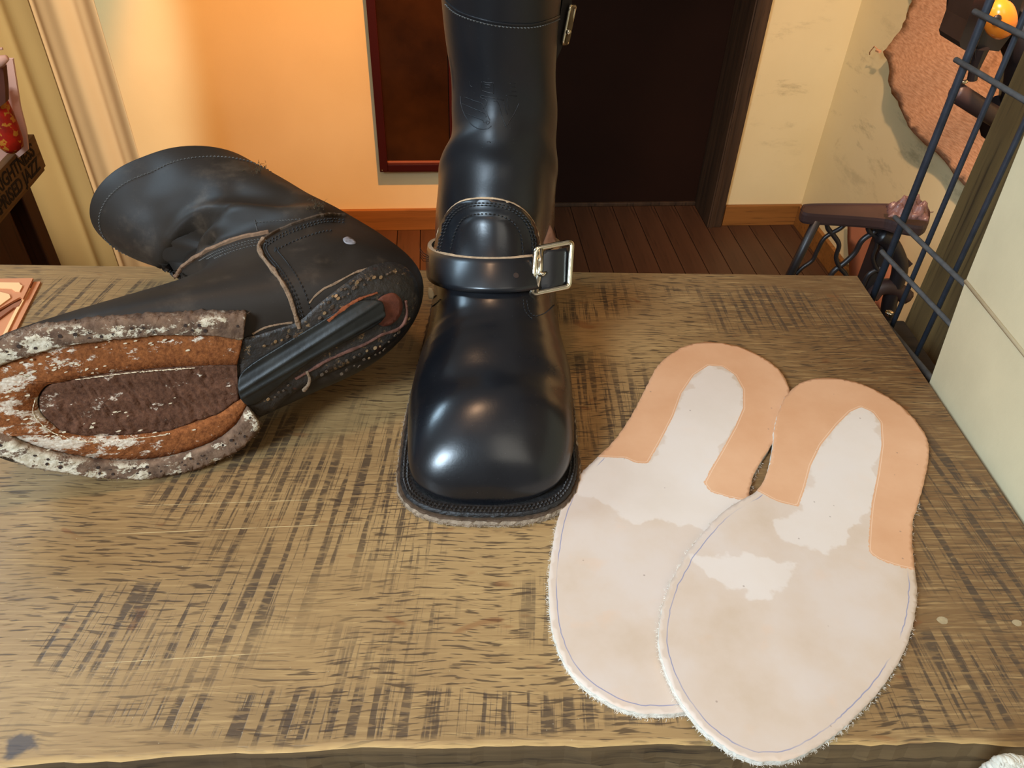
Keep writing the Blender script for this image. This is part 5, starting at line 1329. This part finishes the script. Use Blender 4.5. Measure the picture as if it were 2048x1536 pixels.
b = MB(); Pk = ony(2055, 240, HY + .04); b.tube([Pk, np.array([Pk[0], Pk[1], ZT - .01])], .03, 12); b.build('pedestal', M_IRON, head, True)
# crumpled film on the wing
M_FILM = NT('crumpled_film', 0.35, 0.5); M_FILM.color(rgb(112, 84, 82)); M_FILM.b.inputs['Alpha'].default_value = 0.5
nx = 26; V = []; F = []
c_f = [onz(1775, 440, ZT + .008), onz(1855, 448, ZT + .008), onz(1850, 414, ZT + .008), onz(1770, 416, ZT + .008)]
for i in range(nx):
    for j in range(nx):
        s_, t = i / (nx - 1), j / (nx - 1); p = (c_f[0] * (1 - s_) + c_f[1] * s_) * (1 - t) + (c_f[3] * (1 - s_) + c_f[2] * s_) * t
        env = math.sin(math.pi * s_) * math.sin(math.pi * t); h = 0.004 + env ** .6 * (0.016 + 0.010 * math.sin(s_ * 17 + t * 5) * math.cos(t * 13 - s_ * 4) + rng.normal(0, .0005))
        V.append(p + np.array([rng.normal(0, .0007), rng.normal(0, .0007), abs(h)]))
for i in range(nx - 1):
    for j in range(nx - 1): F.append((i * nx + j, (i + 1) * nx + j, (i + 1) * nx + j + 1, i * nx + j + 1))
film = link('plastic_film', V, F, M_FILM, None, True); tag(film, 'crumpled translucent film lying on the iron stand', 'plastic film')
sm = film.modifiers.new('thick', 'SOLIDIFY'); sm.thickness = 0.0006
b = MB()
for px in ([(1770, 440), (1790, 418), (1815, 405), (1832, 415), (1840, 432)], [(1772, 446), (1800, 430), (1830, 436), (1850, 450)], [(1828, 448), (1846, 428), (1866, 424)], [(1768, 425), (1785, 408), (1808, 410)], [(1757, 437), (1752, 460)]):
    pts = [ony(p[0], p[1], YS + .03) for p in crom(px, 24)]; b.tube(pts, .0022, 6, flat=.4)
o = b.build('film_fold', M_FILM, film, True); o.matrix_parent_inverse = Matrix.Identity(4)

# ================================================================= knotted rope under the front right corner
M_ROPE = simple('cotton_rope', rgb(206, 200, 184), 0.9, 0.15, 200, 0.1, bumpy=.5, bscale=900)
rope = thing('cotton_rope', ony(2010, 1540, 0.14), 'off-white twisted cotton rope hanging below the front right table edge', 'rope')
cl = crom([(1925, 1650), (1945, 1595), (1962, 1562), (1990, 1536), (2015, 1526), (2045, 1530), (2085, 1545), (2120, 1570)], 150)
C3 = np.array([ony(p[0], p[1], 0.135) for p in cl])
for k_ in range(3):
    b = MB(); pts = []
    for i in range(len(C3)):
        t = C3[min(i + 1, len(C3) - 1)] - C3[max(i - 1, 0)]; t /= np.linalg.norm(t); n1 = np.cross(t, [0, 1, 0]); n1 /= np.linalg.norm(n1); n2 = np.cross(t, n1)
        a = i * .42 + k_ * 2.094; pts.append(C3[i] + (n1 * math.cos(a) + n2 * math.sin(a)) * .0020)
    b.tube(pts, [.0019 + .0003 * math.sin(i * .9) for i in range(len(pts))], 8); b.build('strand', M_ROPE, rope, True)

# small fittings belong to the piece they are fixed to
def under(parent_obj, *names):
    root = parent_obj.parent
    for o in list(root.children):
        if o.name.split('.')[0] in names and o is not parent_obj:
            o.parent = parent_obj; o.matrix_parent_inverse = Matrix.Identity(4)
def kid(root, name): return next(o for o in root.children if o.name.split('.')[0] == name)
under(kid(bootS, 'instep_patch'), 'patch_rim', 'patch_stitching'); under(kid(bootS, 'buckle'), 'buckle_bar', 'buckle_prong')
under(kid(bootS, 'instep_strap'), 'strap_end', 'strap_tail', 'loose_thread'); under(kid(bootS, 'top_strap'), 'top_buckle', 'top_strap_end')
under(kid(bootS, 'welt'), 'welt_stitching'); under(kid(bootS, 'midsole'), 'edge_fuzz'); under(kid(bootS, 'upper'), 'side_stitching', 'top_band_stitching', 'top_band_edge', 'embossed_crest')
under(kid(bootL, 'welt'), 'stitch_holes', 'welt_fuzz'); under(kid(bootL, 'heel_seat'), 'nail', 'feather_edge', 'heel_plug', 'shank_cover')
under(kid(bootL, 'upper'), 'counter_edge', 'counter_stitching', 'vamp_edge', 'vamp_stitching', 'top_band_stitching', 'scuff_patch', 'frayed_tab', 'inner_loop'); under(kid(bootL, 'filler'), 'glue_flakes', 'glue_line')
under(kid(head, 'balance_knob'), 'knob_screw'); under(kid(crate, 'side_board'), 'lettering')
fz = []
for i in range(0, len(C3), 2): fz.append(C3[i] + np.array([rng.normal(0, .002), -.002, .003 + rng.normal(0, .001)]))
fuzz('loose_fibres', fz, [np.array([rng.normal(0, .5), -.4, .8]) for _ in fz], np.array([0, -1., 0]), M_ROPE, rope, 260, 0.0026, 0.00014, .8)
